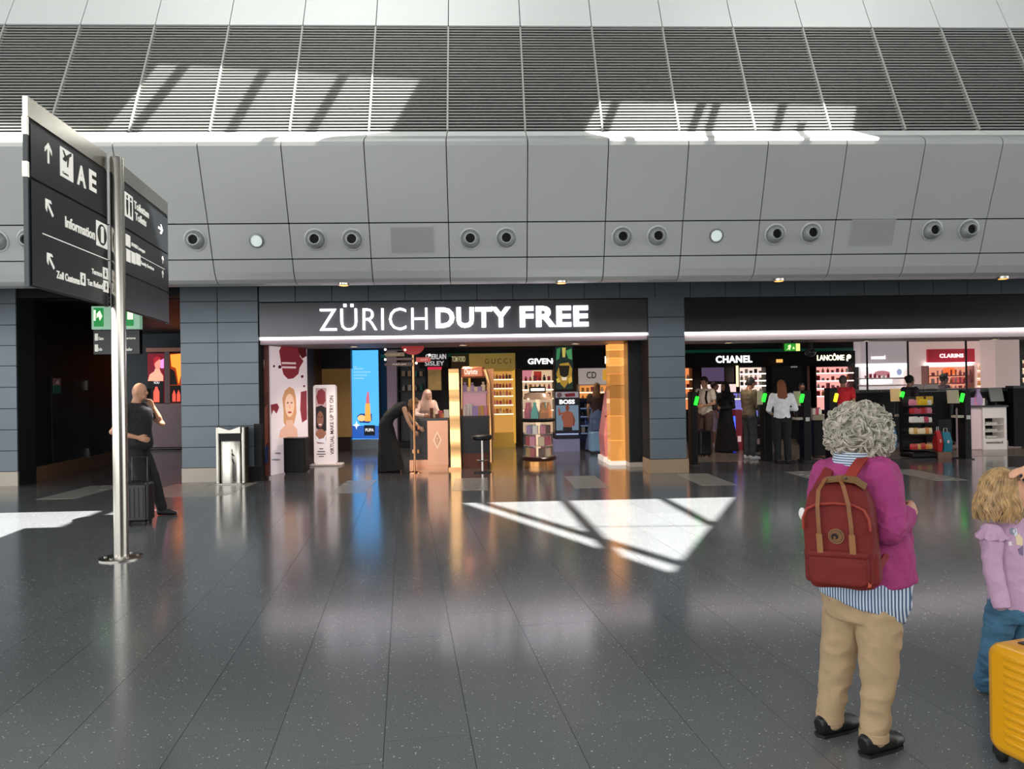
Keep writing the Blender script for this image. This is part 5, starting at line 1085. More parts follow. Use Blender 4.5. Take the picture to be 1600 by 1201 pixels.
    for S in 'RL':
        a, b = P('an'+S), P('to'+S); q = Blob(); d = (b-a); d.z = 0; d.normalize(); s = Vector((d.y, -d.x, 0)); g = Vector((a.x, a.y, max(0, a.z-.09*k)))
        q.oloft([g-d*.06*k+Vector((0, 0, .045*k)), g-d*.03*k+Vector((0, 0, .05*k)), g+d*.05*k+Vector((0, 0, .045*k)), g+d*.13*k+Vector((0, 0, .032*k)), g+d*.19*k+Vector((0, 0, .026*k))], [(.03*k, .04*k), (.038*k, .05*k), (.042*k, .045*k), (.045*k, .032*k), (.03*k, .022*k)], s)
        q.limb([g+Vector((0, 0, .06*k)), a+Vector((0, 0, .01*k))], [.042*k, .045*k])
        q.grow('shoe', mat(shoes, .5), t, vox*.8, 3, False)
    if hairstyle != 'bald':
        q = Blob(); q.ell(hp((0, -.015, .025)), (.084*k, .096*k, .108*k), 14, 10, H)
        if hairstyle in ('long', 'mid'):
            ln = .36 if hairstyle == 'long' else .2
            bk = hp((0, -.06, 0)); q.oloft([bk+Vector((0, 0, .04*k)), bk-Vector((0, .015, .1*k)), bk+Vector((0, -.05*k, -ln*.6*k)), bk+Vector((0, -.05*k, -ln*k))], [(.08*k, .05*k), (.095*k, .05*k), (.1*k, .04*k), (.06*k, .02*k)], X)
        if hairstyle == 'bun': q.ell(hp((0, -.1, .06)), (.05*k, .045*k, .045*k), 10, 8)
        # keep the face free
        o = q.grow('hair', mat(hair, .7, var=.25, vscale=30), t, vox*.7, 2, False, .004*k, 25)
        me = o.data; Hi = H.inverted()
        for v in me.vertices:
            l = Hi @ (v.co-P('hea')); 
            if l.y > .035*k and l.z < .055*k and abs(l.x) < .1*k: l.y = .035*k-(l.y-.035*k)*.2; v.co = P('hea')+H @ l
    if cover:
        q = Blob(); q.ell(hp((0, -.012, .012)), (.098*k, .108*k, .125*k), 14, 10, H); q.oloft([hp((0, -.02, 0)), P('nec'), ax('che', 'nec', .5), P('che')], [(.1*k, .11*k), (.12*k, .11*k), (.2*k, .13*k), (.22*k, .15*k)], X)
        o = q.grow('headscarf', mat(cover, .9), t, vox, 3, False); Hi = H.inverted()
        for v in o.data.vertices:
            l = Hi @ (v.co-P('hea'))
            if l.y > .05*k and -.1*k < l.z < .06*k and abs(l.x) < .065*k: l.y = .05*k; v.co = P('hea')+H @ l
    return t, j, k
def rzf(dx, dy): return math.atan2(-dx, dy)                        # heading so that local +Y looks along (dx, dy)

def cabin_case(label, loc, rz, w, h, d, col, name='suitcase', handle=True, ribs=True, wheel='#161616'):
    t = thing(name, label, 'suitcase', loc, rz); m = mat(col, .32)
    MB().rbox(-w/2, -d/2, .05, w/2, d/2, h, .05, 5, 'z').build('shell', m, t, False)
    if ribs:
        for i in range(5): MB().rbox(-w/2+.04+i*(w-.08)/5+.01, -d/2-.006, .1, -w/2+.04+(i+1)*(w-.08)/5-.01, d/2+.006, h-.06, .004, 2).build('rib', m, t, False)
    for x in (-1, 1):
        for y in (-1, 1): MB().lathe((x*(w/2-.05), y*(d/2-.04), .028), [(.028, -.012), (.028, .012)], 12, 'x').build('wheel', mat(wheel, .5), t, False)
    MB().tube([(-.06, 0, h), (-.055, 0, h+.025), (.055, 0, h+.025), (.06, 0, h)], .01, 8).build('carry_handle', M_BLACK, t, False)
    if handle: MB().tube([(-.09, d/2-.03, h-.02), (-.09, d/2-.03, h+.3), (.09, d/2-.03, h+.3), (.09, d/2-.03, h-.02)], .009, 8).build('telescopic_handle', mat('#5a5a5c', .3, .8), t, False)
    return t

# --- man on the phone behind the pole
mp = fl(214, 808)
_, j, k = figure('bald man in black walking past with a phone at his ear', (mp.x, mp.y, 0), rzf(1, .05), 1.74, '#b8866a', '#17171a', '#131316', '#141414', hairstyle='bald', vox=.011,
       J=dict(elR=(.27, -.17, 1.1), wrR=(.2, .1, 1.02), elL=(-.22, .24, 1.17), wrL=(-.11, .17, 1.4), palL=(.6, -.3, 0), palR=(-1, 0, -.2), knR=(.1, .1, .5), anR=(.1, -.08, .1), toR=(.1, .1, .03), knL=(-.1, .16, .52), anL=(-.1, .27, .09), toL=(-.1, .45, .03), hea=(0, .05, 1.59), nec=(0, .01, 1.45)), headpitch=-.12, girth=1.28)
hx = Matrix.Translation((mp.x, mp.y, 0)) @ Matrix.Rotation(rzf(1, .05), 4, 'Z'); pp = hx @ (Vector((-.105, .13, 1.56))*k)
t = thing('phone', 'dark mobile phone held at the ear of the bald man', 'phone', pp, rzf(1, .05)); MB().rbox(-.008, -.035, -.07, .008, .035, .07, .006, 2).build('case', M_BLACK, t, False); MB().box(.008, -.031, -.064, .0095, .031, .064).build('screen', mat('#202428', .1), t, False)
cabin_case('black cabin suitcase pulled beside the bald man', (fl(221, 817).x, fl(221, 817).y-.1, 0), .05, .34, .52, .24, '#141416', handle=True)
# --- shop staff bending over the counter
p = fl(610, 738)
figure('person in long black dress bending forward beside the signpost', (p.x, 14.55, 0), rzf(1, .1), 1.68, '#c89878', '#121214', '#101012', '#101010', '#7a5a3a', 'mid', 'none', 'robe', vox=.013,
       J=dict(pel=(0, -.1, .95), wai=(0, -.02, 1.1), che=(0, .17, 1.24), nec=(0, .34, 1.29), hea=(0, .45, 1.33), shR=(.17, .27, 1.24), shL=(-.17, .27, 1.24), elR=(.21, .34, 1.0), wrR=(.18, .45, .8), elL=(-.21, .4, 1.02), wrL=(-.16, .56, .86), hiR=(.09, -.08, .9), hiL=(-.09, -.08, .9)), headpitch=-.7)
figure('woman in white top and pale headscarf leaning over the make-up counter', (at(664, 700, 15.75).x, 15.75, 0), rzf(.35, -1), 1.66, '#c8967a', '#e8c8bc', '#2a2024', '#202020', '#3a2a20', 'short', 'long', vox=.014, cover='#e0b8a4',
       J=dict(che=(0, .1, 1.24), nec=(0, .2, 1.4), hea=(0, .27, 1.51), shR=(.17, .15, 1.34), shL=(-.17, .15, 1.34), elR=(.24, .22, 1.1), wrR=(.12, .42, 1.08), elL=(-.24, .22, 1.1), wrL=(-.12, .42, 1.06)), headpitch=-.35)
# --- woman with pale blue case inside the shop
p = Vector((at(934, 700, 18.3).x, 18.3, 0))
figure('long-haired woman in blue dress seen from behind near the poster stand', p, rzf(.3, 1), 1.68, '#c89a7c', '#3a2420', '#5a6a8c', '#3a3030', '#6a4428', 'long', 'short', 'robe', vox=.014, J=dict(elR=(.24, .02, 1.1)))
cabin_case('pale blue cabin suitcase behind the woman in the blue dress', (at(933, 700, 17.6).x, 17.6, 0), .1, .38, .52, .24, '#8ab4d8')
# --- right shop customers
p = fl(1103, 709)
_, j, k = figure('man in cream T-shirt and brown trousers with rucksack at the checkout', (p.x, p.y, 0), rzf(-.75, -.6), 1.78, '#b88a6c', '#d8ccbc', '#5a4440', '#28242a', '#2a2020', 'short', 'short', J=dict(elR=(.25, .0, 1.12), wrR=(.14, .28, 1.06), elL=(-.24, 0, 1.12), wrL=(-.16, .28, 1.08)), headpitch=-.25)
t = thing('rucksack', 'small dark rucksack on the back of the man in cream T-shirt', 'rucksack', (p.x, p.y, 0), rzf(-.75, -.6))
MB().rbox(-.15, -.32, 1.02, .15, -.145, 1.46, .05, 4).build('body', mat('#2a1c22', .6), t, False); MB().rbox(-.11, -.35, 1.06, .11, -.32, 1.26, .02, 3).build('front_pocket', mat('#38242c', .6), t, False)
for s in (-1, 1): MB().ribbon([(s*.1, -.15, 1.42), (s*.1, -.05, 1.5), (s*.11, .09, 1.46), (s*.12, .145, 1.3), (s*.13, .1, 1.15), (s*.13, -.14, 1.08)], (1, 0, 0), .05, .012).build('shoulder_strap', mat('#1a1418', .6), t, False)
cabin_case('dark upright suitcase beside the man in cream T-shirt', (p.x-.22, p.y-.5, 0), .5, .34, .58, .24, '#1a1c22')
p = at(1135, 700, 17.3); figure('person wrapped in a long black cloak near the violet table', (p.x, p.y, 0), rzf(-.8, -.4), 1.66, '#a87a60', '#151214', '#141113', '#101010', '#101010', 'short', 'long', 'robe', cover='#151214', vox=.014, J=dict(wrR=(.1, .28, 1.08), wrL=(-.1, .28, 1.08)))
p = fl(1118, 699); figure('woman in pale skirt and dark top between cloaked person and rucksack man', (at(1117, 700, 18.6).x, 18.6, 0), rzf(.8, -.2), 1.68, '#b08468', '#4a3640', '#a89aa0', '#d8d0d0', '#2a1a18', 'short', 'short', 'skirt', vox=.014)
p = fl(1172, 717); figure('man in olive shirt and grey trousers standing at a kiosk', (p.x, p.y, 0), rzf(.85, .25), 1.74, '#9a6a50', '#6a5a44', '#3a3c3c', '#c8c8c8', '#1c1614', 'short', 'long', J=dict(elR=(.24, .04, 1.1), wrR=(.16, .3, 1.06), elL=(-.24, .04, 1.1), wrL=(-.16, .3, 1.04), hea=(0, .05, 1.58)), headpitch=-.3)
p = at(1223, 722, 14.62); figure('auburn-haired woman in white blouse and black trousers seen from behind', (p.x, p.y, 0), rzf(.2, 1), 1.66, '#c0906e', '#e4e4e8', '#141416', '#141414', '#7a4220', 'long', 'long', 'tucked', J=dict(elR=(.27, -.02, 1.12), wrR=(.18, .22, 1.1), elL=(-.26, 0, 1.1), wrL=(-.2, .2, 1.04)))
p = at(1309, 690, 17.2); figure('man in red shirt facing the rose lit shelves', (p.x, 16.9, 0), rzf(.5, .8), 1.76, '#b08068', '#c8202c', '#30303a', '#202020', '#6a5a58', 'short', 'short', vox=.014)
p = at(1254, 690, 19.3); figure('dark clothed shop assistant behind the middle kiosks', (p.x, 19.3, 0), rzf(0, -1), 1.6, '#a87860', '#3a2024', '#1a1a1c', '#101010', '#201614', 'short', 'short', vox=.016)
p = at(1415, 690, 16.95); figure('dark-haired cashier behind the left monitor backs', (p.x, 16.75, 0), rzf(1, .2), 1.74, '#a87a64', '#2a1a24', '#1a1a1c', '#101010', '#120e10', 'bun', 'short', vox=.014)
p = at(1470, 690, 18.5); figure('cashier with cap behind the snack rack looking right', (p.x, 18.35, 0), rzf(1, -.1), 1.78, '#b48a78', '#5a3a4a', '#1a1a1c', '#101010', '#1c1216', 'short', 'short', vox=.014)

# ================================================================ FOREGROUND: WOMAN WITH BACKPACK
def stripes(name, c1, c2, scale, axis):
    m = bpy.data.materials.new(name); m.use_nodes = True; nt = m.node_tree; b = nt.nodes['Principled BSDF']; N, L = nt.nodes.new, nt.links.new
    tc = N('ShaderNodeTexCoord'); mp_ = N('ShaderNodeMapping'); L(tc.outputs['Object'], mp_.inputs['Vector']); mp_.inputs['Rotation'].default_value = axis
    w = N('ShaderNodeTexWave'); w.wave_type = 'BANDS'; w.bands_direction = 'X'; w.inputs['Scale'].default_value = scale; w.inputs['Distortion'].default_value = 0; w.inputs['Detail'].default_value = 1; L(mp_.outputs['Vector'], w.inputs['Vector'])
    r = N('ShaderNodeValToRGB'); r.color_ramp.elements[0].position = .42; r.color_ramp.elements[1].position = .58; r.color_ramp.elements[0].color = lin(c1); r.color_ramp.elements[1].color = lin(c2)
    L(w.outputs['Fac'], r.inputs['Fac']); L(r.outputs['Color'], b.inputs['Base Color']); b.inputs['Roughness'].default_value = .85; return m
F_ = Vector((.60, .80, 0)); R_ = Vector((.80, -.60, 0)); Z_ = Vector((0, 0, 1))
WB = Vector((1.63, 3.2, 0))
wt = thing('person', 'grey curly-haired woman in magenta jacket and beige trousers seen from behind', 'person', WB)
SK = mat('#b9876c', .5, var=.06, vscale=20)
head = at(1347, 672, 3.22); neck = at(1336, 722, 3.2); shR = at(1374, 743, 3.1); shL = at(1297, 742, 3.32)
elR = at(1388, 826, 3.02); wrR = at(1416, 803, 3.17); elL = at(1281, 830, 3.36); wrL = at(1330, 815, 3.5)
chest = at(1338, 790, 3.2); waist = at(1348, 860, 3.2); pelv = at(1350, 930, 3.2)
hiR = at(1373, 955, 3.13); knR = at(1373, 1058, 3.12); anR = Vector((fl(1366, 1176).x, fl(1366, 1176).y, .085)); hiL = at(1320, 955, 3.28); knL = at(1307, 1045, 3.3); anL = Vector((fl(1297, 1146).x, fl(1297, 1146).y, .085))
KW = .9
q = Blob(); q.oloft([pelv-Z_*.06, pelv, waist, chest, neck-Z_*.06, neck, head-Z_*.04], [(.12, .09), (.135, .1), (.13, .1), (.15, .105), (.12, .08), (.055, .055), (.05, .052)], R_)
fx = Vector((.93, .36, 0)); fxs = Vector((fx.y, -fx.x, 0)); HM = Matrix(((fxs.x, fx.x, 0, 0), (fxs.y, fx.y, 0, 0), (0, 0, 1, 0), (0, 0, 0, 1)))
hq = lambda v: head+(HM @ Vector(v))
q.ell(head, (.07, .088, .108), 20, 14, HM); q.ell(hq((0, .028, -.062)), (.052, .06, .05), 14, 10, HM); q.ell(hq((0, .095, -.012)), (.012, .018, .022), 8, 6, HM); q.ell(hq((0, .078, -.052)), (.022, .013, .009), 8, 6, HM)
for s in (-1, 1): q.ell(hq((s*.071, 0, -.01)), (.011, .023, .03), 8, 6, HM)
q.limb([shR, shR.lerp(elR, .5), elR, elR.lerp(wrR, .4), wrR], [.05, .046, .038, .036, .026]); q.limb([shL, elL, wrL], [.05, .038, .025])
hand(q, wrR-Vector((.72, .5, .25)), wrR, Vector((-.5, .5, -.2)), KW, 1.0, -1); hand(q, elL, wrL, Vector((.3, .2, -.6)), KW, .85, 1)
for a, b, c in ((hiR, knR, anR), (hiL, knL, anL)): q.limb([a, a.lerp(b, .5), b, b.lerp(c, .35), c], [.068, .06, .046, .046, .034]); q.limb([c-Z_*.03, c-Z_*.05+F_*.1], [.034, .024])
q.grow('body', SK, wt, .0055, 3)
for s in (-1, 1): MB().ell(hq((s*.028, .083, .012)), (.01, .006, .007), 8, 6, HM).build('eye', mat('#2a221e', .3), wt)
# trousers
BEI = mat('#a68e6e', .85, var=.06, vscale=14, bump=.15, bscale=60)
q = Blob(); q.oloft([pelv+Z_*.09, pelv, pelv-Z_*.09], [(.16, .125), (.178, .14), (.158, .13)], R_)
q.limb([hiR, hiR.lerp(knR, .5), knR, knR.lerp(anR, .5), anR-Z_*.012], [.096, .084, .07, .06, .054], 16); q.limb([hiL, hiL.lerp(knL, .5), knL, knL.lerp(anL, .5), anL-Z_*.012], [.092, .08, .068, .06, .054], 16)
q.grow('trousers', BEI, wt, .006, 3, True, .0075, 8, 1.5)
for c in (anR, anL): MB().lathe(c-Z_*.005, [(.056, -.02), (.06, -.016), (.06, .014), (.056, .018)], 24, cap=False).build('trouser_hem', BEI, wt)
# shoes
def shoe(c, d, name='shoe'):
    d = Vector((d[0], d[1], 0)).normalized(); s = Vector((d.y, -d.x, 0)); g = Vector((c.x, c.y, 0)); q = Blob()
    q.oloft([g-d*.07+Z_*.045, g-d*.045+Z_*.05, g+d*.02+Z_*.05, g+d*.09+Z_*.04, g+d*.145+Z_*.032, g+d*.175+Z_*.028], [(.028, .042), (.038, .05), (.042, .05), (.046, .04), (.038, .03), (.02, .018)], s)
    q.limb([g+Z_*.06-d*.01, g+Z_*.115-d*.01], [.044, .042]); q.grow(name, mat('#0f1013', .45), wt, .006, 3)
    so = MB(); so.prism([((g+d*a+s*b).x, (g+d*a+s*b).y) for a, b in ((-.078, 0), (-.065, .03), (0, .036), (.09, .042), (.145, .034), (.172, 0), (.145, -.034), (.09, -.042), (0, -.036), (-.065, -.03))], 0, .014, 'xy'); so.build('sole', mat('#08080a', .6), wt)
shoe(anR, (.9, .4)); shoe(anL, (.92, .38))
# striped shirt: tail and collar
STR = stripes('striped_cotton', '#3f5878', '#c4cfdc', 26, (0, 0, math.atan2(.6, .8)))
hemc = at(1351, 930, 3.2)
q = Blob(); q.oloft([waist, at(1351, 905, 3.2), hemc, at(1346, 946, 3.2)], [(.16, .13), (.185, .15), (.19, .155), (.178, .145)], R_, 24); q.grow('shirt_tail', STR, wt, .006, 3, True, .006, 9)
fq_ = at(1405, 905, 3.25); q = Blob(); q.oloft([fq_+Z_*.1, fq_, fq_-Z_*.03], [(.06, .05), (.066, .055), (.05, .045)], R_); q.grow('shirt_front', STR, wt, .006, 3, True, .004, 9)
STRC = stripes('striped_collar', '#4a607c', '#ccd4de', 30, (0, PI/2, 0))
q = Blob(); q.oloft([neck-Z_*.012, neck+Z_*.015, neck+Z_*.05], [(.1, .095), (.094, .09), (.08, .08)], R_, 20); q.grow('shirt_collar', STRC, wt, .005, 2)
# jacket
JK = mat('#98346e', .85, var=.1, vscale=16, bump=.25, bscale=50)
q = Blob(); q.oloft([at(1357, 905, 3.2), at(1353, 865, 3.2), at(1346, 820, 3.2), chest, at(1333, 755, 3.2), at(1334, 735, 3.2), neck-Z_*.005], [(.196, .155), (.188, .15), (.178, .142), (.182, .135), (.165, .115), (.125, .09), (.082, .08)], R_, 24)
q.limb([shR, shR.lerp(elR, .5), elR, elR.lerp(wrR, .5), elR.lerp(wrR, .88)], [.083, .077, .066, .056, .046], 16); q.limb([shL, shL.lerp(elL, .5), elL, elL.lerp(wrL, .8)], [.082, .076, .066, .05], 16)
for i, f in enumerate((.25, .45, .65, .82, .95)): q.ell(shR.lerp(elR, f)+R_*.004, (.082-.01*f, .082-.01*f, .012), 16, 6, Matrix.Rotation(.5*(-1)**i, 4, F_))
for i, f in enumerate((.1, .35, .6)): q.ell(elR.lerp(wrR, f), (.012, .066-.01*f, .066-.01*f), 16, 6, Matrix.Rotation(.4*(-1)**i, 4, 'Y'))
fr_ = at(1408, 880, 3.27); q.oloft([fr_+Z_*.16, fr_, fr_-Z_*.07], [(.045, .05), (.05, .055), (.052, .058)], R_)
q.grow('jacket', JK, wt, .006, 2, True, .008, 15, .7)
cf = elR.lerp(wrR, .86); cd = (wrR-elR).normalized()
q = Blob(); q.oloft([cf-cd*.02, cf+cd*.022], [.049, .047], Z_, 18); q.grow('cuff', JK, wt, .005, 2)
# curly grey hair
q = Blob(); q.ell(hq((0, -.02, .012)), (.112, .118, .095), 18, 12, HM); q.ell(hq((0, -.05, -.035)), (.112, .085, .062), 16, 10, HM)
for s in (-1, 1): q.ell(hq((s*.075, -.01, -.035)), (.05, .065, .06), 12, 8, HM)
hr = mat('#b0aa9c', .6, var=.35, vscale=34); hb = q.grow('hair', mat('#827c70', .75, var=.4, vscale=30), wt, .006, 3, True, .008, 26)
rg = random.Random(11); surf = [(v.co.copy(), v.normal.copy()) for v in hb.data.vertices]; off = MW[wt]
cm = MB(); cnt = 0
while cnt < 520:
    co, nr = rg.choice(surf); wco = off @ co; l = HM.inverted() @ (wco-head)
    if l.y > .075 and l.z < .05: continue
    cnt += 1; tan = nr.cross(Vector((rg.uniform(-1, 1), rg.uniform(-1, 1), rg.uniform(-1, 1)))).normalized(); down = Vector((0, 0, -1))-nr*(-nr.z); dr = (tan*.8+down*.9).normalized(); sd = nr.cross(dr).normalized()
    L = rg.uniform(.045, .09); amp = rg.uniform(.007, .014); ph = rg.uniform(0, 6.28); tw = rg.uniform(.7, 1.3)*rg.choice((-1, 1)); pts = []; N_ = 11
    for i in range(N_):
        f = i/(N_-1); a = ph+tw*2*PI*f; pts.append(wco+dr*(L*(f-.3))+nr*(.003+amp*.9+amp*math.cos(a)-L*.25*(f-.3)**2*4)+sd*(amp*math.sin(a)))
    for k_ in range(4):
        o3 = sd*(rg.uniform(-1, 1)*.0062)+nr*(rg.uniform(-1, 1)*.005)+dr*rg.uniform(-.008, .008)
        cm.tube([p+o3 for p in pts], [.0031*(1-.75*abs(2*i/(N_-1)-1)**2) for i in range(N_)], 4)
tag(cm.build('curls', hr, wt), kind='stuff')

# ---------------------------------------------------------------- backpack
RED = mat('#6a130e', .8, var=.1, vscale=18, bump=.2, bscale=80); TAN = mat('#7a4c24', .6, var=.12, vscale=25)
B0 = at(1316, 917, 2.985); BM = Matrix(((R_.x, -F_.x, 0, B0.x), (R_.y, -F_.y, 0, B0.y), (0, 0, 1, B0.z), (0, 0, 0, 1))) @ Matrix.Rotation(-.05, 4, 'Y') @ Matrix.Rotation(.03, 4, 'X')
# local frame: x = her right, y = outwards from her back, z = up
bt = thing('backpack', 'dark red canvas backpack with tan leather handles worn by the grey-haired woman', 'backpack', B0)
def bp(v): return BM @ Vector(v)
def soft(name, x0, y0, z0, x1, y1, z1, r, m, amp=.003, vox=.006, sm=6, top=None):
    q = Blob(); q.rbox(x0, y0, z0, x1, y1, z1, r, 5, 'y')
    q.v = [tuple(bp(v)) for v in q.v]; return q.grow(name, m, bt, vox, sm, True, amp, 9)
q = Blob(); rs = []
for (z, w, y0, y1) in ((0, .118, -.095, .03), (.03, .128, -.115, .04), (.14, .136, -.12, .045), (.26, .138, -.118, .042), (.34, .128, -.112, .03), (.39, .11, -.10, .01), (.415, .085, -.085, -.01), (.425, .06, -.07, -.03)):
    c = (y0+y1)/2; d = (y1-y0)/2; ring = []
    for i in range(28):
        a = 2*PI*i/28; ca, sa = math.cos(a), math.sin(a); e = .42
        ring.append(bp((w*math.copysign(abs(ca)**e, ca), c+d*math.copysign(abs(sa)**e, sa), z)))
    rs.append(ring)
q.rings(rs); q.grow('body', RED, bt, .006, 3, True, .004, 10)
soft('front_pocket', -.112, .03, .015, .112, .062, .15, .03, RED)
soft('pocket_flap', -.116, .045, .128, .116, .068, .158, .012, RED, .002)
for s in (-1, 1): soft('side_pocket', s*.125-.018, -.08, .015, s*.125+.018, .01, .16, .016, RED, .002)
arc = [(-.128, .046, .24), (-.126, .048, .285), (-.11, .046, .322), (-.07, .044, .342), (0, .043, .348), (.07, .044, .342), (.11, .046, .322), (.126, .048, .285), (.128, .046, .24)]
MB().tube([bp(p) for p in arc], .0065, 8).build('zip_piping', mat('#8c2a1e', .6), bt)
for s, xx in ((-1, -.062), (1, .062)):
    pts = [(xx, .062, .17), (xx, .066, .26), (xx*1.02, .062, .335), (xx*.95, .045, .40), (xx*.6, .0, .445)] if s < 0 else [(xx, .062, .165), (xx, .068, .26), (xx*.9, .066, .35), (xx*.6, .045, .42), (xx*.2, .0, .45)]
    MB().ribbon([bp(p) for p in pts], BM.to_3x3() @ Vector((1, 0, 0)), .016, .006).build('handle', TAN, bt)
    MB().ribbon([bp((xx, .064, .148)), bp((xx, .068, .225))], BM.to_3x3() @ Vector((1, 0, 0)), .023, .008).build('handle_tab', mat('#8a5c30', .6), bt)
MB().ribbon([bp((-.05, -.03, .436)), bp((.02, -.02, .446)), bp((.075, -.02, .438)), bp((.11, -.03, .41))], BM.to_3x3() @ Vector((0, 1, -.3)), .05, .01).build('top_strap', mat('#7a5a34', .6), bt)
def disc(name, r, y0, y1, m, cx=-.0, cz=.215, n=28): 
    return MB().rings([[bp((cx+r*math.cos(2*PI*i/n), y0, cz+r*math.sin(2*PI*i/n))) for i in range(n)], [bp((cx+r*math.cos(2*PI*i/n), y1, cz+r*math.sin(2*PI*i/n))) for i in range(n)]]).build(name, m, bt)
disc('emblem', .031, .04, .053, mat('#7a5228', .6)); disc('emblem_ring', .026, .05, .0545, mat('#4a2a14', .6)); disc('emblem_field', .023, .05, .056, mat('#6e4620', .6))
q = MB()
fox = [(.004+.012*math.cos(a)*(1-.04*i), .215-.002+.013*math.sin(a)*(1-.04*i)) for i, a in enumerate([x*.45 for x in range(-2, 11)])]
q.tube([bp((-x, .057, z)) for x, z in fox], [.0022+.004*math.sin(PI*i/12) for i in range(13)], 6); q.build('emblem_figure', mat('#20120a', .6), bt)
logo = MB(); logo.prism([(0, 0), (.012, .003), (.016, .02), (.01, .012), (.004, .022)], 0, .003); logo.v = [tuple(bp((.108+v[0], .0635+v[1], .02+v[2]))) for v in logo.v]; logo.build('corner_mark', mat('#b04a30', .6), bt)
STRP = mat('#7a1c1a', .75)
mid = at(1352, 722, 3.13)
MB().ribbon([bp((.075, -.03, .40)), at(1328, 745, 3.02), at(1338, 729, 3.06), at(1352, 716, 3.14)+Z_*.012, at(1372, 719, 3.22)+Z_*.012, at(1390, 745, 3.26), at(1404, 800, 3.26)], R_+F_*.2, .045, .012).build('shoulder_strap', mat('#8e2a20', .75), bt)
MB().ribbon([bp((-.075, -.03, .40)), at(1296, 733, 3.2), at(1308, 722, 3.32), at(1330, 735, 3.42)], R_+F_*.2, .045, .012).build('shoulder_strap', STRP, bt)
MB().ribbon([bp((.12, -.09, .04)), at(1378, 878, 3.02), at(1392, 855, 3.06), at(1398, 838, 3.12)], (0, .3, 1), .035, .01).build('strap_end', STRP, bt)
MB().lathe(at(1322, 748, 2.985), [(.006, -.002), (.006, .002)], 10, 'y').build('rivet', M_STEEL, bt)
q = Blob(); q.ell(bp((-.148, -.04, .29)), (.014, .03, .028), 10, 8); q.grow('white_tissue', mat('#e8e4e2', .8), bt, .004, 2)

# ================================================================ FOREGROUND: GIRL
GF = Vector((.88, -.47, 0)).normalized(); GR = Vector((GF.y, -GF.x, 0)); GB = fl(1552, 1085)
gt = thing('person', 'small blonde girl in lilac sweater and jeans shading her eyes', 'person', GB)
G = lambda x, y, Y: at(x, y, Y)
gh = G(1576, 768, 3.5); gn = G(1578, 808, 3.52); gc = G(1578, 850, 3.52); gp_ = G(1580, 930, 3.52)
gsR = G(1549, 832, 3.46); geR = G(1551, 888, 3.44); gwR = G(1559, 918, 3.41); gsL = G(1612, 832, 3.56); geL = G(1648, 800, 3.5); gwL = G(1606, 731, 3.42)
ghR = G(1566, 955, 3.5); gkR = G(1551, 1020, 3.52); gaR = Vector((fl(1540, 1082).x, fl(1540, 1082).y, .065)); ghL = G(1602, 955, 3.55); gkL = G(1606, 1030, 3.5); gaL = Vector((fl(1618, 1085).x, fl(1618, 1085).y, .065))
gx = Vector((.97, -.22, 0)).normalized(); gxs = Vector((gx.y, -gx.x, 0)); GM_ = Matrix(((gxs.x, gx.x, 0, 0), (gxs.y, gx.y, 0, 0), (0, 0, 1, 0), (0, 0, 0, 1))); gq = lambda v: gh+(GM_ @ Vector(v))
GS = mat('#e0a888', .5, var=.05, vscale=20)
q = Blob(); q.oloft([gp_-Z_*.05, gp_, gc, gn-Z_*.03, gn, gh-Z_*.03], [(.09, .075), (.1, .08), (.1, .075), (.08, .055), (.04, .042), (.04, .042)], GR)
q.ell(gh, (.066, .078, .088), 18, 14, GM_); q.ell(gq((0, .03, -.045)), (.048, .048, .042), 14, 10, GM_); q.ell(gq((0, .083, -.016)), (.009, .012, .012), 8, 6, GM_); q.ell(gq((0, .074, -.048)), (.02, .01, .009), 8, 6, GM_)
for s in (-1, 1): q.ell(gq((s*.064, 0, -.015)), (.01, .018, .024), 8, 6, GM_)
q.limb([gsR, geR, gwR], [.035, .028, .02]); q.limb([gsL, geL, gwL], [.035, .028, .02]); hand(q, geR, gwR, -GR*1.0+GF*.3, .5, 1.0, 1, fr=.0095); hand(q, gwL+Vector((.8, -.05, .25)), gwL, Vector((-.1, .3, -1)), .6, .15, 1, fr=.0095)
for a, b, c in ((ghR, gkR, gaR), (ghL, gkL, gaL)): q.limb([a, b, c], [.06, .04, .028]); q.limb([c-Z_*.025, c-Z_*.035+GF*.07], [.026, .02])
q.grow('body', GS, gt, .0048, 3)
for s in (-1, 1): MB().ell(gq((s*.028, .07, .005)), (.011, .007, .007), 10, 6, GM_).build('eye', mat('#33261f', .25), gt); MB().ell(gq((s*.028, .07, .024)), (.015, .007, .003), 8, 5, GM_).build('eyebrow', mat('#a87a4a', .7), gt)
MB().ell(gq((0, .082, -.05)), (.017, .006, .005), 10, 6, GM_).build('mouth', mat('#b8605a', .5), gt)
LIL = mat('#c3a0be', .85, var=.05, vscale=20, bump=.15, bscale=70)
q = Blob(); q.oloft([G(1582, 945, 3.52), G(1581, 915, 3.52), gc, G(1577, 826, 3.52), gn+Z_*.006], [(.115, .1), (.118, .102), (.108, .09), (.094, .074), (.056, .056)], GR, 20); q.limb([gsR, gsR.lerp(geR, .5), geR, G(1564, 942, 3.4)], [.05, .046, .042, .036], 14); q.limb([gsL, geL, geL.lerp(gwL, .8)], [.05, .044, .036], 14)
for i, f in enumerate((.2, .45, .7, .9)): q.ell(geR.lerp(gwR, f), (.043-.006*f, .043-.006*f, .01), 12, 6, Matrix.Rotation(.4*(-1)**i, 4, 'Y'))
q.grow('sweater', LIL, gt, .0055, 3, True, .004, 14)
q = Blob(); d = (gwR-geR).normalized(); ge_ = G(1564, 942, 3.4); q.oloft([ge_-d*.008, ge_+d*.025], [.039, .036], GR, 16); q.grow('cuff', LIL, gt, .005, 2)
q = MB(); rs = [[], []]
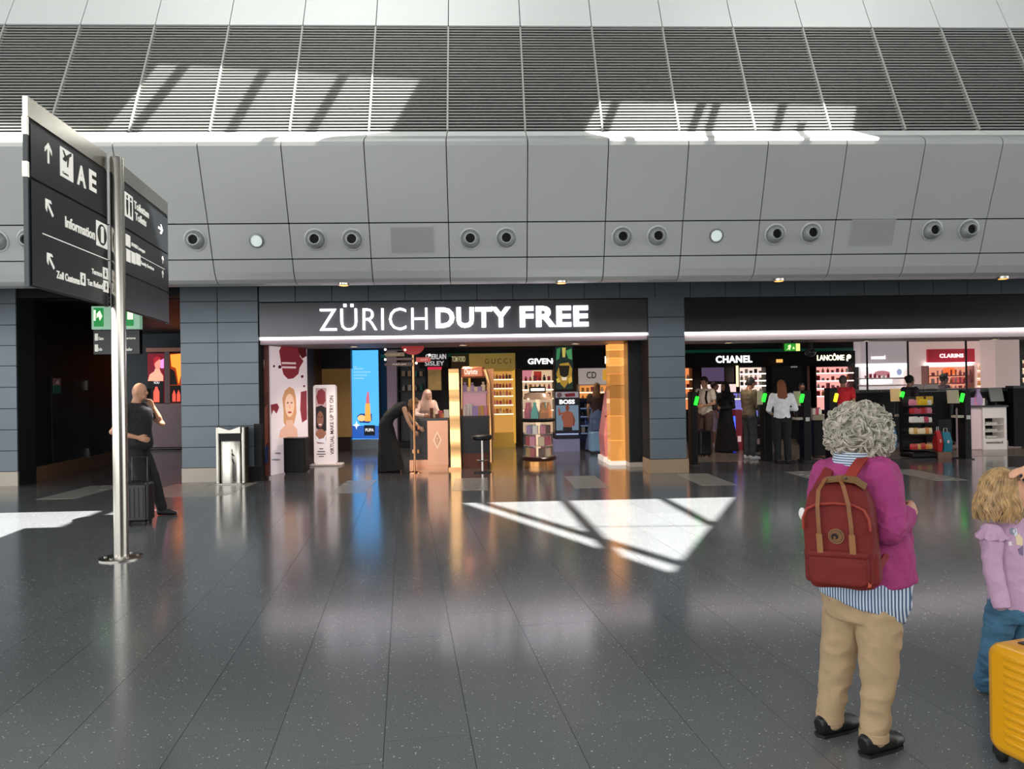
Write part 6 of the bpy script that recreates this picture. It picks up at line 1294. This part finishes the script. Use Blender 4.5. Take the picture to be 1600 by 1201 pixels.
for i in range(26):
    a = -.6+2.6*i/25*1.6; wv = .008*math.sin(i*2.2); c = gsR-Z_*.012; dirv = (GF*math.cos(a*1.5)+GR*math.sin(a*1.5)); rs[0].append(c+dirv*.042+Z_*.03); rs[1].append(c+dirv*(.066+wv)-Z_*.012+Z_*wv)
q.rings(rs, closed=False, cap=False, smooth=True); q.rings([[p-Z_*.002 for p in r_] for r_ in rs], closed=False, cap=False, smooth=True); q.build('shoulder_frill', LIL, gt)
q = Blob(); q.oloft([G(1580, 930, 3.52), G(1580, 950, 3.52), G(1581, 965, 3.52)], [(.105, .095), (.112, .098), (.1, .09)], GR)
for a, b, c in ((ghR, gkR, gaR), (ghL, gkL, gaL)):
    q.limb([a, a.lerp(b, .5), b, b.lerp(c, .5), c-Z_*.01], [.07, .062, .052, .05, .054], 14)
    for i, z in enumerate((-.04, 0, .05, .13)): q.ell(b-Z_*(z*1.0)+GF*.004, (.055, .055, .009), 12, 5, Matrix.Rotation(.3*(-1)**i, 4, 'X'))
q.grow('jeans', mat('#3f6a86', .85, var=.25, vscale=9, bump=.2, bscale=60), gt, .0055, 2, True, .006, 12, 1.8)
for c in (gaR, gaL):
    q = Blob(); g = Vector((c.x, c.y, 0)); s = GR; q.oloft([g-GF*.04+Z_*.03, g+Z_*.032, g+GF*.06+Z_*.026, g+GF*.105+Z_*.02], [(.022, .026), (.03, .03), (.032, .024), (.02, .014)], s); q.grow('shoe', mat('#d8cbb8', .6), gt, .005, 3)
# print on the sweater front: dog motif pieces
def onchest(x, y, h=.004):
    """point on the sweater front seen at x, y"""
    d = ray(x, y); o_ = Vector((0, 0, CAMZ)); best = None
    c = gc; t_ = (c-o_).dot(GF)/d.dot(GF); return o_+d*((c+GF*.088-o_).dot(GF)/d.dot(GF))
sw = [o for o in gt.children if o.name.startswith('sweater')][0]
def chest_print(name, poly, col, lift=.003):
    mi = MW[gt].inverted(); pts = []
    for x, y in poly:
        o_ = mi @ Vector((0, 0, CAMZ)); d = ray(x, y); ok, loc, nr, _ = sw.ray_cast(o_, d)
        if not ok: return
        pts.append((loc, nr))
    n = sum((b for a, b in pts), Vector()).normalized(); bot = [MW[gt] @ (a-d.normalized()*.0005) for a, b in pts]; top_ = [p+n*lift for p in bot]
    MB().rings([bot, top_]).build(name, mat(col, .7), gt)
bpy.context.view_layer.update()
for nm, poly, col in (('print_grey', [(1577, 826), (1582, 824), (1588, 829), (1584, 836), (1578, 834)], '#8a8ca0'), ('print_white', [(1582, 828), (1588, 826), (1590, 835), (1585, 838)], '#d8dce4'), ('print_cream', [(1586, 838), (1592, 833), (1598, 842), (1597, 852), (1588, 851)], '#e0cdaa'), ('print_patch', [(1590, 858), (1598, 852), (1598, 868), (1593, 866)], '#7a6a88'), ('print_star', [(1575, 847), (1580, 845), (1582, 851), (1577, 853)], '#e8e0e4'), ('print_nose', oval(1592.5, 838, 1.5, 1.5, 8), '#2a2430')): chest_print(nm, poly, col)
# blonde wavy hair
HBL = mat('#aa8a5e', .5, var=.45, vscale=30)
q = Blob(); q.ell(gq((0, -.022, .018)), (.08, .082, .084), 18, 12, GM_); q.oloft([gq((0, -.05, .03)), gq((0, -.06, -.04)), gq((0, -.065, -.085)), gq((0, -.065, -.1))], [(.075, .05), (.082, .05), (.08, .045), (.06, .03)], gxs)
gb_ = q.grow('hair', mat('#7e6240', .6, var=.35, vscale=22), gt, .005, 3, True, .005, 24)
gi_ = GM_.inverted(); go_ = MW[gt].inverted()
for v in gb_.data.vertices:
    l = gi_ @ ((MW[gt] @ v.co)-gh)
    if l.y > .012 and l.z < .062: l.y = .012-(l.y-.012)*.3; v.co = go_ @ (gh+GM_ @ l)
cm = MB(); rg = random.Random(5)
for n_ in range(340):
    th = rg.uniform(-1.7, 1.7); ph0 = rg.uniform(.05, .9); lay = rg.uniform(0, .011)
    amp = rg.uniform(.007, .015); ph = rg.uniform(0, 6.28); fr_q = rg.uniform(7, 12); end = rg.uniform(-.150, -.105); pts = []
    for i in range(17):
        f = i/16
        if f < .45:                                                     # over the crown
            p_ = ph0+(PI/2-ph0)*(f/.45); rr = (.088+lay)*math.sin(p_); z = (.098+lay)*math.cos(p_)
        else:                                                           # hanging, slightly flared
            g_ = (f-.45)/.55; rr = .088+lay+.042*g_-.02*g_**4; z = end*g_
        wv = amp*math.sin(ph+fr_q*f*1.3)*min(1, f*2); a = th+wv*6
        pts.append(gq((rr*math.sin(a)*.96, -rr*math.cos(a)*1.08-.018+amp*.5*math.cos(ph+fr_q*f), z+.008)))
    cm.tube(pts, [(.0058 if n_ % 3 else .004)*(1-.7*f**3)+.0006 for f in [i/16 for i in range(17)]], 5)
tag(cm.build('hair_strands', HBL, gt), kind='stuff')

# ================================================================ FOREGROUND: YELLOW SUITCASE
YS = mat('#e0a010', .28, coat=.3)
C0 = fl(1556, 1193); sdir = Vector((.28, -.96, 0)).normalized(); sn = Vector((-sdir.y, sdir.x, 0))*-1   # sn = outward normal of the ridged face
sn = Vector((-.96, -.28, 0)).normalized()
st = thing('suitcase', 'bright yellow ridged hard-shell suitcase at the lower right', 'suitcase', C0, 0)
SW, SH, SD = .40, .505, .24
SMx = Matrix(((sdir.x, -sn.x, 0, C0.x), (sdir.y, -sn.y, 0, C0.y), (0, 0, 1, 0), (0, 0, 0, 1)))       # x along the face towards the viewer, y into the case, z up
def yloop(ins, r, z0, z1, n=8):
    x0, x1 = -.045+ins, SW+ins*-1; out = []; r = max(r-ins, .004); z0 += ins; z1 -= ins
    for cx, cz, s in ((x1-r, z1-r, 0), (x0+r, z1-r, 1), (x0+r, z0+r, 2), (x1-r, z0+r, 3)):
        for i in range(n+1): a = (s+i/n)*PI/2; out.append((cx+r*math.cos(a), cz+r*math.sin(a)))
    return out
def shell(name, ys):
    rs = []
    for y, ins in ys: rs.append([SMx @ Vector((x, y, z)) for x, z in yloop(ins, .062, .045, SH)])
    q = MB(); q.rings(rs, smooth=True); o = q.build(name, YS, st); return o
shell('front_shell', [(0, .034), (.006, .018), (.018, .006), (.035, 0), (.113, 0)]); shell('back_shell', [(.121, 0), (.2, 0), (.222, .006), (.234, .018), (.24, .034)])
MB().rings([[SMx @ Vector((x, y, z)) for x, z in yloop(.004, .062, .045, SH)] for y in (.111, .123)]).build('zip_band', mat('#17150f', .5), st)
NR = 11
for i in range(NR):
    z = .115+i*(.345/(NR-1)); pr = []
    for x, e in ((.03, 0), (.05, .8), (.08, 1), (.3, 1), (.345, .8), (.37, 0)):
        ring = []
        for a in range(9): th = PI*a/8; ring.append(SMx @ Vector((x, .002-.0075*max(e, .05)*math.sin(th), z+.0125*math.cos(th))))
        pr.append(ring)
    q = MB(); q.rings(pr, smooth=True); q.build('ridge', YS, st)
bdg = MB(); bdg.v = []; bdg.prism([(-.018, -.022), (.018, -.022), (.02, .02), (0, .026), (-.02, .02)], 0, .005); bdg.v = [tuple(SMx @ Vector((.20+v[0], -.0125+v[1], .405+v[2]))) for v in bdg.v]; bdg.build('badge', mat('#2a2a2c', .35, .6), st)
MB().tube([SMx @ Vector(p) for p in ((.1, .12, SH-.004), (.105, .12, SH+.022), (.25, .12, SH+.022), (.255, .12, SH-.004))], .011, 8).build('carry_handle', M_BLACK, st)
MB().rings([[SMx @ Vector((x, y, SH+z)) for x, y in ((.04, .085), (.31, .085), (.31, .16), (.04, .16))] for z in (-.002, .005)]).build('handle_plate', mat('#1c1c1e', .4), st)
for x in (.0, .355):
    for y in (.04, .2):
        c = SMx @ Vector((x-.005, y, .026)); MB().lathe(c, [(.012, -.013), (.026, -.011), (.026, .011), (.012, .013)], 16, 'x').build('wheel', mat('#121212', .5), st)
        w = MB(); w.rings([[SMx @ Vector((x-.03+ix, y-.02+iy, z)) for ix, iy in ((0, 0), (.05, 0), (.05, .04), (0, .04))] for z in (.03, .065)]); w.build('wheel_housing', mat('#1a1a1a', .5), st)
bpy.data.scenes.remove(TMP)
